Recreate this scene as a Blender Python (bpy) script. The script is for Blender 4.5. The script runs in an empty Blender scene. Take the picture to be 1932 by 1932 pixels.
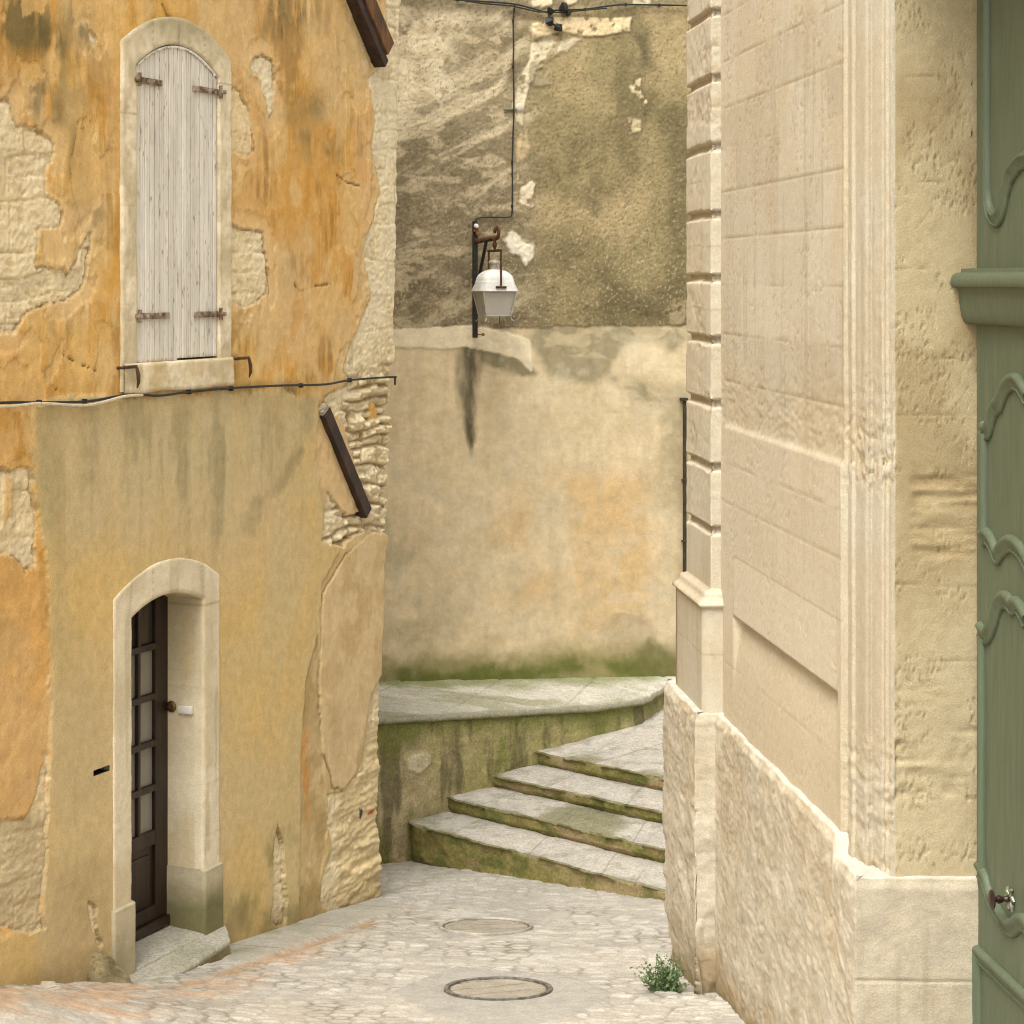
import bpy, bmesh, math, random
import numpy as np
from mathutils import Vector, Matrix

random.seed(7); RNG = np.random.default_rng(7)
scene = bpy.context.scene
COL = scene.collection

# ------------------------------------------------------------------ camera
CZ = 4.6                                   # eye height, metres
cam = bpy.data.cameras.new("camera"); cam_o = bpy.data.objects.new("camera", cam); COL.objects.link(cam_o)
cam_o.location = (0, 0, CZ); cam_o.rotation_euler = (math.radians(90), 0, 0)
cam.sensor_width = 36; cam.lens = 36*4000/1932
cam.shift_y = -(966-530)/1932
cam.clip_end = 2000
scene.camera = cam_o

# ------------------------------------------------------------------ sky, sun, exposure (soft overcast day)
SUN_EL, SUN_AZ = math.radians(60), math.radians(205)     # azimuth measured clockwise from +Y
world = bpy.data.worlds.new("World"); scene.world = world; world.use_nodes = True
nt = world.node_tree; bg = nt.nodes['Background']
sky = nt.nodes.new('ShaderNodeTexSky'); sky.sky_type = 'NISHITA'; sky.sun_disc = False
sky.sun_elevation = SUN_EL; sky.sun_rotation = SUN_AZ
sky.air_density = 1.0; sky.dust_density = 4.0; sky.ozone_density = 0.6
bw = nt.nodes.new('ShaderNodeRGBToBW'); nt.links.new(sky.outputs[0], bw.inputs[0])
cloud = nt.nodes.new('ShaderNodeMix'); cloud.data_type = 'RGBA'; cloud.inputs[0].default_value = 0.88   # cloud cover greys the blue
nt.links.new(sky.outputs[0], cloud.inputs[6]); nt.links.new(bw.outputs[0], cloud.inputs[7])
warm = nt.nodes.new('ShaderNodeMix'); warm.data_type = 'RGBA'; warm.blend_type = 'MULTIPLY'; warm.inputs[0].default_value = 1
warm.inputs[7].default_value = (0.99, 0.982, 0.935, 1)
nt.links.new(cloud.outputs[2], warm.inputs[6]); nt.links.new(warm.outputs[2], bg.inputs[0])
bg.inputs[1].default_value = 0.15
sun = bpy.data.lights.new("sun", 'SUN'); sun.energy = 0.8; sun.angle = math.radians(40); sun.color = (1.0, 0.97, 0.92)
sun_o = bpy.data.objects.new("sun", sun); COL.objects.link(sun_o)
sun_o.location = (0, -5, 30)
sd = Vector((math.sin(SUN_AZ)*math.cos(SUN_EL), math.cos(SUN_AZ)*math.cos(SUN_EL), math.sin(SUN_EL)))
sun_o.rotation_euler = sd.to_track_quat('Z', 'Y').to_euler()
vs = scene.view_settings
vs.view_transform = 'Standard'; vs.look = 'None'; vs.exposure = 1.68; vs.gamma = 1.0
scene.cycles.max_bounces = 6
scene.cycles.use_denoising = True
scene.cycles.pixel_filter_type = 'BLACKMAN_HARRIS'; scene.cycles.filter_width = 1.05
EV, EG = 1.3, 1.7        # how brightly upright / level faces are lit: albedo = seen colour / E

# ------------------------------------------------------------------ numpy noise and mask helpers
def _h(ix, iy, seed):
    n = (ix.astype(np.int64)*374761393 + iy.astype(np.int64)*668265263 + seed*974634777) & 0xffffffff
    n = ((n ^ (n >> 13))*1274126177) & 0xffffffff
    n = (n ^ (n >> 16)) & 0xffffff
    return n/float(0xffffff)
def vn(x, y, seed=0):
    x, y = np.broadcast_arrays(np.asarray(x, float), np.asarray(y, float))
    ix, iy = np.floor(x), np.floor(y); fx, fy = x-ix, y-iy
    fx = fx*fx*fx*(fx*(fx*6-15)+10); fy = fy*fy*fy*(fy*(fy*6-15)+10)
    a, b = _h(ix, iy, seed), _h(ix+1, iy, seed); c, d = _h(ix, iy+1, seed), _h(ix+1, iy+1, seed)
    return (a+(b-a)*fx)*(1-fy) + (c+(d-c)*fx)*fy
def fbm(x, y, o=4, seed=0, g=.5):
    s = 0; a = 1; t = 0
    for i in range(o):
        ca, sa = math.cos(.6*i), math.sin(.6*i)
        s = s + a*vn((x*ca-y*sa)*2**i+17.3*i, (x*sa+y*ca)*2**i-9.1*i, seed+i*31); t += a; a *= g
    return s/t
def ridge(x, y, o=3, seed=0):
    return 1-np.abs(fbm(x, y, o, seed)*2-1)
def ss(a, b, x):
    t = np.clip((x-a)/(b-a), 0, 1); return t*t*(3-2*t)
def lin(c):
    c = np.asarray(c, float)/255
    return np.where(c <= .04045, c/12.92, ((c+.055)/1.055)**2.4)
def _soft(c, k=.86):
    c = lin(c); l = c@np.array([.2126, .7152, .0722]); return l+(c-l)*k      # the photo's print is warmer than the stone itself
SAT = .86
def AV(*c): return np.minimum(_soft(c, SAT)/EV, .85)
def AG(*c): return np.minimum(_soft(c, .80)/EG, .85)
def capc(c, k, top=.80):
    """scale an albedo without letting its hue drift at the top end"""
    c = np.asarray(c)*k; return c/np.maximum(1, c.max(-1, keepdims=True)/top)
def mixc(c, d, m):
    return c + (np.asarray(d)-c)*np.asarray(m)[..., None]
def sdpoly(U, Z, pts):
    """signed distance to a polygon, positive inside; far away only -9"""
    P = np.asarray(pts, float); out = np.full(U.shape, -9.0)
    lo, hi = P.min(0)-.3, P.max(0)+.3
    sel = (U > lo[0]) & (U < hi[0]) & (Z > lo[1]) & (Z < hi[1])
    if not sel.any(): return out
    u, z = U[sel], Z[sel]; d = np.full(u.shape, 1e9); ins = np.zeros(u.shape, bool)
    for i in range(len(P)):
        a, b = P[i-1], P[i]; e = b-a; L = max(e@e, 1e-12)
        t = np.clip(((u-a[0])*e[0]+(z-a[1])*e[1])/L, 0, 1)
        d = np.minimum(d, (u-a[0]-t*e[0])**2+(z-a[1]-t*e[1])**2)
        c = (a[1] > z) != (b[1] > z)
        with np.errstate(divide='ignore', invalid='ignore'):
            xs = (b[0]-a[0])*(z-a[1])/(b[1]-a[1])+a[0]
        ins ^= c & (u < xs)
    out[sel] = np.where(ins, 1, -1)*np.sqrt(d); return out
def dline(U, Z, pts):
    """distance to a polyline"""
    P = np.asarray(pts, float); d = np.full(U.shape, 1e9)
    for a, b in zip(P[:-1], P[1:]):
        e = b-a; t = np.clip(((U-a[0])*e[0]+(Z-a[1])*e[1])/max(e@e, 1e-12), 0, 1)
        d = np.minimum(d, (U-a[0]-t*e[0])**2+(Z-a[1]-t*e[1])**2)
    return np.sqrt(d)
def blob(U, Z, c, su, sz):
    return np.exp(-(((U-c[0])/su)**2+((Z-c[1])/sz)**2))
def courses(U, Z, ch, bw_, seed, warp=.02):
    """rough stone courses: distance to the nearest joint, a random number per block"""
    zz = Z + warp*(fbm(U*1.7, Z*1.7, 2, seed+5)-.5)*2
    k = np.floor(zz/ch); jit = (_h(k, k*0, seed)-.5)*.35*ch
    zz2 = zz+jit*0; fz = zz2/ch-k
    w = bw_*(0.7+.6*_h(k, k*0+3, seed+1)); uu = U + warp*(fbm(U*3, Z*3, 2, seed+9)-.5)*2 + _h(k, k*0+7, seed+2)*bw_
    j = np.floor(uu/w); fu = uu/w-j
    # split some blocks in two beds
    sp = (_h(j, k, seed+11) > .6); fz = np.where(sp, (fz*2) % 1, fz); kk = np.where(sp, k*2+np.floor(((zz/ch)-k)*2), k*2)
    dz = np.minimum(fz, 1-fz)*np.where(sp, ch/2, ch); du = np.minimum(fu, 1-fu)*w
    return np.minimum(dz, du), _h(j, kk, seed+4)

# ------------------------------------------------------------------ mesh helpers
def link(name, me, mat, parent=None, kind=None):
    o = bpy.data.objects.new(name, me); COL.objects.link(o)
    if mat: me.materials.append(mat)
    if parent is not None:
        o.parent = parent
        if parent.type == 'EMPTY': o.location = -parent.location
    if kind: o['kind'] = kind
    return o
def thing(name, label, cat, loc=(0, 0, 0), group=None):
    o = bpy.data.objects.new(name, None); COL.objects.link(o); o.location = loc
    o.empty_display_size = .2
    o['label'] = label; o['category'] = cat
    if group: o['group'] = group
    return o
def tag(o, label, cat, group=None):
    o['label'] = label; o['category'] = cat
    if group: o['group'] = group
    return o
def grid(name, P, col, mat, parent=None, kind=None, keep=None, smooth=True, flip=False):
    """P: (n,m,3) points, col: (n,m,3) linear albedo"""
    n, m = P.shape[:2]
    me = bpy.data.meshes.new(name)
    me.vertices.add(n*m); me.vertices.foreach_set('co', np.ascontiguousarray(P, dtype=np.float32).ravel())
    I = np.arange(n*m).reshape(n, m)
    q = np.stack([I[:-1, :-1], I[1:, :-1], I[1:, 1:], I[:-1, 1:]], -1)
    if flip: q = q[..., ::-1]
    q = q[keep] if keep is not None else q.reshape(-1, 4)
    k = len(q); me.loops.add(k*4); me.loops.foreach_set('vertex_index', q.ravel().astype(np.int32))
    me.polygons.add(k); me.polygons.foreach_set('loop_start', np.arange(0, k*4, 4, dtype=np.int32))
    me.polygons.foreach_set('use_smooth', np.full(k, smooth))
    me.update(calc_edges=True)
    if col is not None:
        a = me.color_attributes.new('Col', 'FLOAT_COLOR', 'POINT')
        c4 = np.ones((n*m, 4), np.float32); c4[:, :3] = np.clip(col, 0.004, .88).reshape(-1, 3); a.data.foreach_set('color', c4.ravel())
    return link(name, me, mat, parent, kind)
class MB:
    """collects shapes into one mesh"""
    def __init__(s): s.bm = bmesh.new()
    def faces(s, V, F):
        vs_ = [s.bm.verts.new(v) for v in V]
        for f in F:
            try: s.bm.faces.new([vs_[i] for i in f])
            except ValueError: pass
        return s
    def box(s, c, size, ax=None, bevel=0):
        """box centred at c; ax = (X, Y, Z) axes"""
        X, Y, Z = ax or (Vector((1, 0, 0)), Vector((0, 1, 0)), Vector((0, 0, 1)))
        c = Vector(c); b = bmesh.new()
        vs_ = [b.verts.new(c+X*(size[0]*i/2)+Y*(size[1]*j/2)+Z*(size[2]*k/2)) for i in (-1, 1) for j in (-1, 1) for k in (-1, 1)]
        for f in ((0, 1, 3, 2), (4, 6, 7, 5), (0, 4, 5, 1), (2, 3, 7, 6), (0, 2, 6, 4), (1, 5, 7, 3)): b.faces.new([vs_[i] for i in f])
        bmesh.ops.recalc_face_normals(b, faces=b.faces)
        if bevel: bmesh.ops.bevel(b, geom=b.edges[:], offset=bevel, segments=2, affect='EDGES', profile=.6)
        s._add(b); return s
    def _add(s, b):
        me = bpy.data.meshes.new('t'); b.to_mesh(me); b.free(); s.bm.from_mesh(me); bpy.data.meshes.remove(me)
    def tube(s, pts, r, n=8, cap=True, flat=None):
        pts = [Vector(p) for p in pts]; rings = []; up = Vector((0, 0, 1))
        rr = r if hasattr(r, '__len__') else [r]*len(pts)
        px = None
        for i, p in enumerate(pts):
            t = (pts[min(i+1, len(pts)-1)]-pts[max(i-1, 0)]).normalized()
            a = px if px is not None else (up if abs(t.z) < .9 else Vector((1, 0, 0)))
            x = (a-t*a.dot(t)).normalized(); px = x; y = t.cross(x)
            fx, fy = flat or (1, 1)
            rings.append([s.bm.verts.new(p+(x*math.cos(2*math.pi*k/n)*fx+y*math.sin(2*math.pi*k/n)*fy)*rr[i]) for k in range(n)])
        for A, B in zip(rings[:-1], rings[1:]):
            for k in range(n): s.bm.faces.new((A[k], A[(k+1) % n], B[(k+1) % n], B[k]))
        if cap: s.bm.faces.new(rings[0][::-1]); s.bm.faces.new(rings[-1])
        return s
    def prism(s, poly, z0, z1):
        """upright prism over a plan polygon"""
        n = len(poly); V = [(x, y, z0) for x, y in poly]+[(x, y, z1) for x, y in poly]
        return s.faces(V, [list(range(n))[::-1], list(range(n, 2*n))]+[(i, (i+1) % n, n+(i+1) % n, n+i) for i in range(n)])
    def hull(s, pts, sub=0, amp=0, seed=0, bevel=0):
        b = bmesh.new()
        for p in pts: b.verts.new(p)
        r = bmesh.ops.convex_hull(b, input=b.verts[:])
        if bevel: bmesh.ops.bevel(b, geom=b.edges[:], offset=bevel, segments=2, affect='EDGES')
        if sub:
            bmesh.ops.triangulate(b, faces=b.faces[:])
            bmesh.ops.subdivide_edges(b, edges=b.edges[:], cuts=sub, use_grid_fill=True, smooth=0)
            rg = random.Random(seed); off = Vector((rg.random()*50, rg.random()*50, 0))
            b.normal_update()
            for v in b.verts:
                k = float(fbm(np.array([(v.co.x+off.x)*14]), np.array([(v.co.y+v.co.z*1.3+off.y)*14]), 3)[0])-.5
                v.co += v.normal*amp*2*k
        s._add(b); return s
    def lathe(s, prof, c, axis='z', n=24, ax=None):
        """prof: [(r, h)] around axis through c"""
        X, Y, Z = ax or (Vector((1, 0, 0)), Vector((0, 1, 0)), Vector((0, 0, 1)))
        c = Vector(c); rings = []
        for r, h in prof: rings.append([s.bm.verts.new(c+Z*h+(X*math.cos(2*math.pi*k/n)+Y*math.sin(2*math.pi*k/n))*max(r, 1e-4)) for k in range(n)])
        for A, B in zip(rings[:-1], rings[1:]):
            for k in range(n): s.bm.faces.new((A[k], A[(k+1) % n], B[(k+1) % n], B[k]))
        s.bm.faces.new(rings[0][::-1]); s.bm.faces.new(rings[-1]); return s
    def build(s, name, mat, parent=None, smooth=False, kind=None):
        bmesh.ops.recalc_face_normals(s.bm, faces=s.bm.faces)
        me = bpy.data.meshes.new(name); s.bm.to_mesh(me); s.bm.free()
        if smooth:
            me.polygons.foreach_set('use_smooth', np.full(len(me.polygons), True))
            if hasattr(me, 'set_sharp_from_angle'): me.set_sharp_from_angle(angle=math.radians(40))
        return link(name, me, mat, parent, kind)

# ------------------------------------------------------------------ materials
def _n(nt, t, **k):
    n = nt.nodes.new(t)
    for a, b in k.items(): setattr(n, a, b)
    return n
def mat_grid(name, scale=60, amt=.35, bump=.004, bscale=90, rough=.92, scale2=9, amt2=.18, stretch=(1, 1, 1)):
    """stone or plaster: the surface's own colour map broken up by two sizes of grain, plus a fine bump"""
    m = bpy.data.materials.new(name); m.use_nodes = True; nt = m.node_tree; b = nt.nodes['Principled BSDF']
    b.inputs['Roughness'].default_value = rough; b.inputs['Specular IOR Level'].default_value = .25
    at = _n(nt, 'ShaderNodeAttribute', attribute_name='Col')
    tc = _n(nt, 'ShaderNodeTexCoord'); mp = _n(nt, 'ShaderNodeMapping'); mp.inputs['Scale'].default_value = stretch
    nt.links.new(tc.outputs['Object'], mp.inputs[0])
    def noise(s, d):
        n = _n(nt, 'ShaderNodeTexNoise'); n.inputs['Scale'].default_value = s; n.inputs['Detail'].default_value = d; n.inputs['Roughness'].default_value = .65
        nt.links.new(mp.outputs[0], n.inputs['Vector']); return n
    n1, n2, n3 = noise(scale, 5), noise(scale2, 4), noise(bscale, 6)
    def mr(n, a):
        r = _n(nt, 'ShaderNodeMapRange'); r.inputs[1].default_value = .25; r.inputs[2].default_value = .75; r.inputs[3].default_value = 1-a; r.inputs[4].default_value = 1+a*.8
        nt.links.new(n.outputs['Fac'], r.inputs[0]); return r
    r1, r2 = mr(n1, amt), mr(n2, amt2)
    mu = _n(nt, 'ShaderNodeMath', operation='MULTIPLY'); nt.links.new(r1.outputs[0], mu.inputs[0]); nt.links.new(r2.outputs[0], mu.inputs[1])
    vm = _n(nt, 'ShaderNodeVectorMath', operation='SCALE'); nt.links.new(at.outputs['Color'], vm.inputs[0]); nt.links.new(mu.outputs[0], vm.inputs['Scale'])
    nt.links.new(vm.outputs[0], b.inputs['Base Color'])
    bp = _n(nt, 'ShaderNodeBump'); bp.inputs['Distance'].default_value = bump; bp.inputs['Strength'].default_value = 1
    nt.links.new(n3.outputs['Fac'], bp.inputs['Height']); nt.links.new(bp.outputs[0], b.inputs['Normal'])
    return m
def mat_two(name, c1, c2, scale=12, rough=.7, metal=0, bump=.002, bscale=60, lo=.4, hi=.65, stretch=(1, 1, 1), spec=.4):
    """two procedural colours broken by noise"""
    m = bpy.data.materials.new(name); m.use_nodes = True; nt = m.node_tree; b = nt.nodes['Principled BSDF']
    b.inputs['Roughness'].default_value = rough; b.inputs['Metallic'].default_value = metal; b.inputs['Specular IOR Level'].default_value = spec
    tc = _n(nt, 'ShaderNodeTexCoord'); mp = _n(nt, 'ShaderNodeMapping'); mp.inputs['Scale'].default_value = stretch
    nt.links.new(tc.outputs['Object'], mp.inputs[0])
    n = _n(nt, 'ShaderNodeTexNoise'); n.inputs['Scale'].default_value = scale; n.inputs['Detail'].default_value = 6; n.inputs['Roughness'].default_value = .65
    nt.links.new(mp.outputs[0], n.inputs['Vector'])
    r = _n(nt, 'ShaderNodeValToRGB'); r.color_ramp.elements[0].position = lo; r.color_ramp.elements[1].position = hi
    r.color_ramp.elements[0].color = (*c1, 1); r.color_ramp.elements[1].color = (*c2, 1)
    nt.links.new(n.outputs['Fac'], r.inputs[0]); nt.links.new(r.outputs[0], b.inputs['Base Color'])
    n2 = _n(nt, 'ShaderNodeTexNoise'); n2.inputs['Scale'].default_value = bscale; n2.inputs['Detail'].default_value = 4
    nt.links.new(mp.outputs[0], n2.inputs['Vector'])
    bp = _n(nt, 'ShaderNodeBump'); bp.inputs['Distance'].default_value = bump; nt.links.new(n2.outputs['Fac'], bp.inputs['Height']); nt.links.new(bp.outputs[0], b.inputs['Normal'])
    return m
M_plaster = mat_grid('weathered_plaster', 105, .22, .005, 120, scale2=14, amt2=.16)
M_rear = mat_grid('rear_plaster', 110, .20, .004, 120)
M_stone = mat_grid('cut_limestone', 120, .20, .004, 140, scale2=22, amt2=.10)
M_plinth = mat_grid('rough_limestone', 95, .18, .004, 110)
M_street = mat_grid('paving_stone', 50, .25, .006, 80)
M_moss = mat_grid('mossy_stone', 45, .40, .008, 70)
M_shutter = mat_grid('flaking_grey_paint', 60, .12, .002, 90, .8, stretch=(1, 1, .12))
M_shell = mat_two('plain_render', (.36, .30, .2), (.44, .37, .26), 3, .9)
M_roof = mat_two('clay_tile', (.30, .16, .09), (.42, .25, .15), 8, .9)
M_iron = mat_two('black_iron', (.012, .011, .010), (.035, .028, .022), 30, .55, .3)
M_rust = mat_two('rusty_iron', (.10, .045, .02), (.30, .13, .045), 25, .85, .1, .003)
M_rusthinge = mat_two('rust_over_white_paint', (.10, .05, .025), (.40, .33, .25), 16, .85, 0, .002, lo=.40, hi=.66)
M_darkrust = mat_two('dark_rust', (.035, .018, .011), (.12, .052, .024), 25, .8, .1, .002)
M_beam = mat_two('shaded_dark_timber', (.020, .010, .006), (.055, .026, .014), 9, .7, 0, .004, 40, stretch=(1, 1, .25))  # dark timber; on the upper beam it also paints the shaded face
M_beam_lit = mat_two('lit_brown_timber', (.07, .030, .010), (.22, .095, .028), 7, .75, 0, .004, 40, stretch=(1, 1, .25))  # lighter brown that paints the light on the upper beam's lit side
M_doorwood = mat_two('dark_varnished_wood', (.012, .006, .004), (.035, .016, .009), 14, .42, 0, .002, 60, stretch=(1, 1, .1), spec=.5)
M_green = mat_two('green_door_paint', (.072, .091, .053), (.106, .127, .078), 26, .55, 0, .0016, 70, lo=.3, hi=.75, spec=.4, stretch=(1, 1, .10))
M_white = mat_two('white_enamel', (.62, .60, .55), (.72, .70, .66), 14, .45, 0, .0008, 50)
M_paper = mat_two('white_flaked_paint', (.75, .73, .70), (.84, .83, .80), 30, .8)
M_cable = mat_two('black_cable', (.010, .010, .010), (.022, .020, .018), 40, .6)
M_wcable = mat_two('cream_cable', (.50, .42, .28), (.62, .55, .42), 20, .6)
M_brass = mat_two('dull_brass', (.10, .06, .03), (.22, .15, .07), 30, .4, .8)
M_knob = mat_two('dark_brown_knob', (.022, .010, .008), (.045, .020, .014), 30, .35, .2, spec=.5)
M_nickel = mat_two('greyed_metal', (.20, .21, .15), (.34, .35, .28), 40, .45, .5)
M_leaf = mat_two('weed_leaf', (.085, .13, .05), (.17, .235, .10), 25, .65)
M_dark = mat_two('dark_void', (.006, .005, .004), (.012, .010, .008), 10, .95)
M_gap = mat_two('gap_shade', (.022, .018, .011), (.05, .042, .026), 14, .7)
def mat_glass(name, col, rough, trans):
    m = mat_two(name, tuple(c*.92 for c in col), col, 6, rough, 0, 0.0005, 30, spec=.5)
    m.node_tree.nodes['Principled BSDF'].inputs['Transmission Weight'].default_value = trans; return m
M_darkpane = mat_glass('dark_glass', (.05, .042, .034), .08, 0)
M_pane = mat_glass('curtained_glass', (.24, .23, .195), .12, .0)
M_lampglass = mat_glass('milky_glass', (.62, .58, .50), .35, .25)

# ------------------------------------------------------------------ the plan: unproject photo measurements (1932-px units) to metres
def gz(y): return 1.774-.13*np.clip(y, -6, 40)          # the street falls away from the camera
def gp(px, py):                                          # photo point on the street
    Y = 11304/(py-1050); return ((px-966)/4000*Y, Y)
YA = 12.96; XA = -966/4000*YA
SA, CA = 1734/4000, 1.0; _l = math.hypot(SA, CA); SA, CA = SA/_l, CA/_l
LN = Vector((CA, -SA, 0)); LD = Vector((SA, CA, 0))      # left house: outward normal and along-facade direction
def LW(px, py):                                          # photo point on the left facade -> (u along, z)
    Y = 2700*YA/(2700-px); return ((Y-YA)/CA, 4.6-(py-530)/4000*Y)
def LWs(pts): return [LW(*p) for p in pts]
def LP(u, z, out=0): return Vector((XA+u*SA+LN.x*out, YA+u*CA+LN.y*out, z))
BO = Vector((-1.366, 21.5, 0)); BD = Vector((.9376, .3478, 0)).normalized(); BN = Vector((BD.y, -BD.x, 0))
def BW(px, py):                                          # rear wall -> (s, z)
    t = (px-966)/4000; s = (BO.y*t-BO.x)/(BD.x-BD.y*t); Y = BO.y+BD.y*s
    return (s, 4.6-(py-530)/4000*Y)
def BWs(pts): return [BW(*p) for p in pts]
def BP(s, z, out=0): return Vector((BO.x+s*BD.x+BN.x*out, BO.y+s*BD.y+BN.y*out, z))

# ------------------------------------------------------------------ street
def axis(dense, lo, hi):
    return np.unique(np.concatenate([lo, dense, hi]))
gx = axis(np.arange(-3.7, 2.3, .0125), [-300, -80, -25, -12, -7, -5], [3.2, 5, 8, 14, 30, 90, 300])
gy = axis(np.arange(11.9, 20.4, .017), [-200, -60, -20, -8, -2, 4, 8, 10.5], [21.5, 23, 26, 40, 90, 300])
X, Y = np.meshgrid(gx, gy, indexing='ij')
G = lambda pts: [gp(*p) for p in pts]
wx_ = .22*(fbm(X*.7, Y*.7, 3, 3)-.5)+.03*(fbm(X*5, Y*7, 3, 8)-.5)
gx_, gy_ = X/.155+1.5*wx_+.5*(fbm(X*1.3, Y*1.3, 2, 9)-.5), (Y+.07*X)/.084+3.2*wx_
ci, cj_ = np.floor(gx_), np.floor(gy_); f1 = np.full(X.shape, 9.); f2 = f1.copy(); rid = np.zeros(X.shape)
for di in (-1, 0, 1):
    for dj_ in (-1, 0, 1):
        a_, b_ = ci+di, cj_+dj_
        dd = np.hypot(gx_-a_-.12-.76*_h(a_, b_, 5), gy_-b_-.18-.64*_h(a_, b_, 6))
        nr_ = dd < f1; f2 = np.where(nr_, f1, np.minimum(f2, dd)); rid = np.where(nr_, _h(a_, b_, 7), rid); f1 = np.where(nr_, dd, f1)
dj = (f2-f1)*.06+.010*(fbm(X*22, Y*26, 3, 16)-.5)
wear = ss(.35, .6, fbm(X*.9, Y*.9, 3, 15))
hs = ss(.001, .020, dj)
zc = (hs*.010 + (rid-.5)*.012*hs + .010*(fbm(X*14, Y*22, 4, 2)-.5))*(.55+.6*wear) + .03*(fbm(X*.9, Y*.9, 2, 21)-.5)
c = AG(222, 212, 194)*(1+.20*(rid-.5)[..., None]*hs[..., None])
c = mixc(c, AG(224, 208, 182), .5*ss(.5, .75, fbm(X*1.1, Y*1.3, 3, 12)))
c = mixc(c, AG(188, 182, 168), .5*ss(.5, .75, fbm(X*1.6, Y*1.9, 3, 13)))
c = mixc(c, AG(112, 100, 74), (1-hs)*(.08+.40*ss(.50, .70, fbm(X*2.3, Y*2.7, 3, 14))))
c = mixc(c, AG(236, 228, 212), .55*ss(.70, .85, rid)*hs)
c = mixc(c, AG(120, 118, 60), (1-hs)*.5*ss(.6, .75, fbm(X*1.9, Y*1.5, 3, 44)))
# pale pavement slabs along the house, higher at its near end
fd = (X-XA)*LN.x+(Y-YA)*LN.y; fu = (X-XA)*LD.x+(Y-YA)*LD.y
near = np.clip(1-fu/1.25, 0, 1.6)*ss(1.9, .1, fd)
zc = zc+.20*near
pave = sdpoly(X, Y, G([(425, 1815), (430, 1770), (590, 1690), (710, 1660), (722, 1700), (770, 1713), (690, 1738), (560, 1785), (470, 1818)]))+.02*(fbm(X*6, Y*6, 3, 31)-.5)
pm = ss(-.04, .03, pave)
slab = ss(0, .02, np.minimum(((fu+.2) % .95), .95-((fu+.2) % .95)))
zc = zc*(1-pm) + pm*(.014+.004*slab+.006*(fbm(X*9, Y*9, 3, 32)-.5))
c = mixc(c, AG(208, 200, 178)*(.85+.3*fbm(X*3, Y*4, 4, 33))[..., None], pm*.9)
c = mixc(c, AG(150, 150, 98), pm*.75*ss(.5, .72, fbm(X*2.6+3, Y*2, 3, 34))*ss(.5, .1, fd))
c = mixc(c, AG(120, 110, 80), pm*(1-slab)*.6)
# ochre dust washed from the plaster into the gutter
gl = G([(-60, 1950), (120, 1912), (300, 1878), (440, 1832), (560, 1792), (680, 1748), (765, 1719)])
dg = dline(X, Y, gl)+.05*(fbm(X*5, Y*5, 3, 41)-.5); og = fbm(X*5, Y*5, 3, 42)
c = mixc(c, AG(206, 166, 112), ss(.10, .02, dg)*ss(.3, .55, og)*.9*(1-pm)**2)
zc = zc-.012*ss(.12, .0, dg)*(1-pm)
ww = sdpoly(X, Y, G([(-80, 1860), (180, 1868), (330, 1862), (470, 1820), (640, 1770), (560, 1820), (400, 1890), (180, 1990), (-80, 1990)]))
c = mixc(c, AG(236, 192, 144), ss(-.18, .15, ww+.25*(fbm(X*2.4, Y*2.4, 3, 43)-.5))*.8*ss(.25, .62, fbm(X*4, Y*4, 3, 45)))
# concrete apron round the near manhole
ap = sdpoly(X, Y, G([(738, 1872), (860, 1826), (1000, 1838), (1095, 1853), (1160, 1878), (1085, 1922), (930, 1945), (800, 1915)]))+.03*(fbm(X*7, Y*7, 3, 51)-.5)
am = ss(-.012, .012, ap)
zc = zc*(1-am)+am*(.012+.003*fbm(X*12, Y*12, 3, 52))
c = mixc(c, AG(203, 196, 182)*(.93+.14*fbm(X*3, Y*3, 4, 53))[..., None], am*.93)
MH = [(-.09, 13.82, .355), (-.198, 16.15, .36)]
for mx, my, mr_ in MH:
    rr = np.hypot(X-mx, Y-my); zc = np.where(rr < mr_-.012, -.05, zc*ss(mr_-.02, mr_+.05, rr))
# moss where the street meets walls and steps
c = mixc(c, AG(128, 122, 74), .65*ss(.14, .0, np.abs(fd)+.12*(fbm(X*5, Y*5, 3, 61)-.5))*(1-pm))
c = mixc(c, AG(222, 214, 196), .5*ss(16.4, 18.5, Y))
big = (np.abs(X) > 4.5) | (Y < 11) | (Y > 22)
zc = np.where(big, 0, zc)
grid('street', np.stack([X, Y, gz(Y)+zc], -1), c, M_street, None, 'structure')

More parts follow.
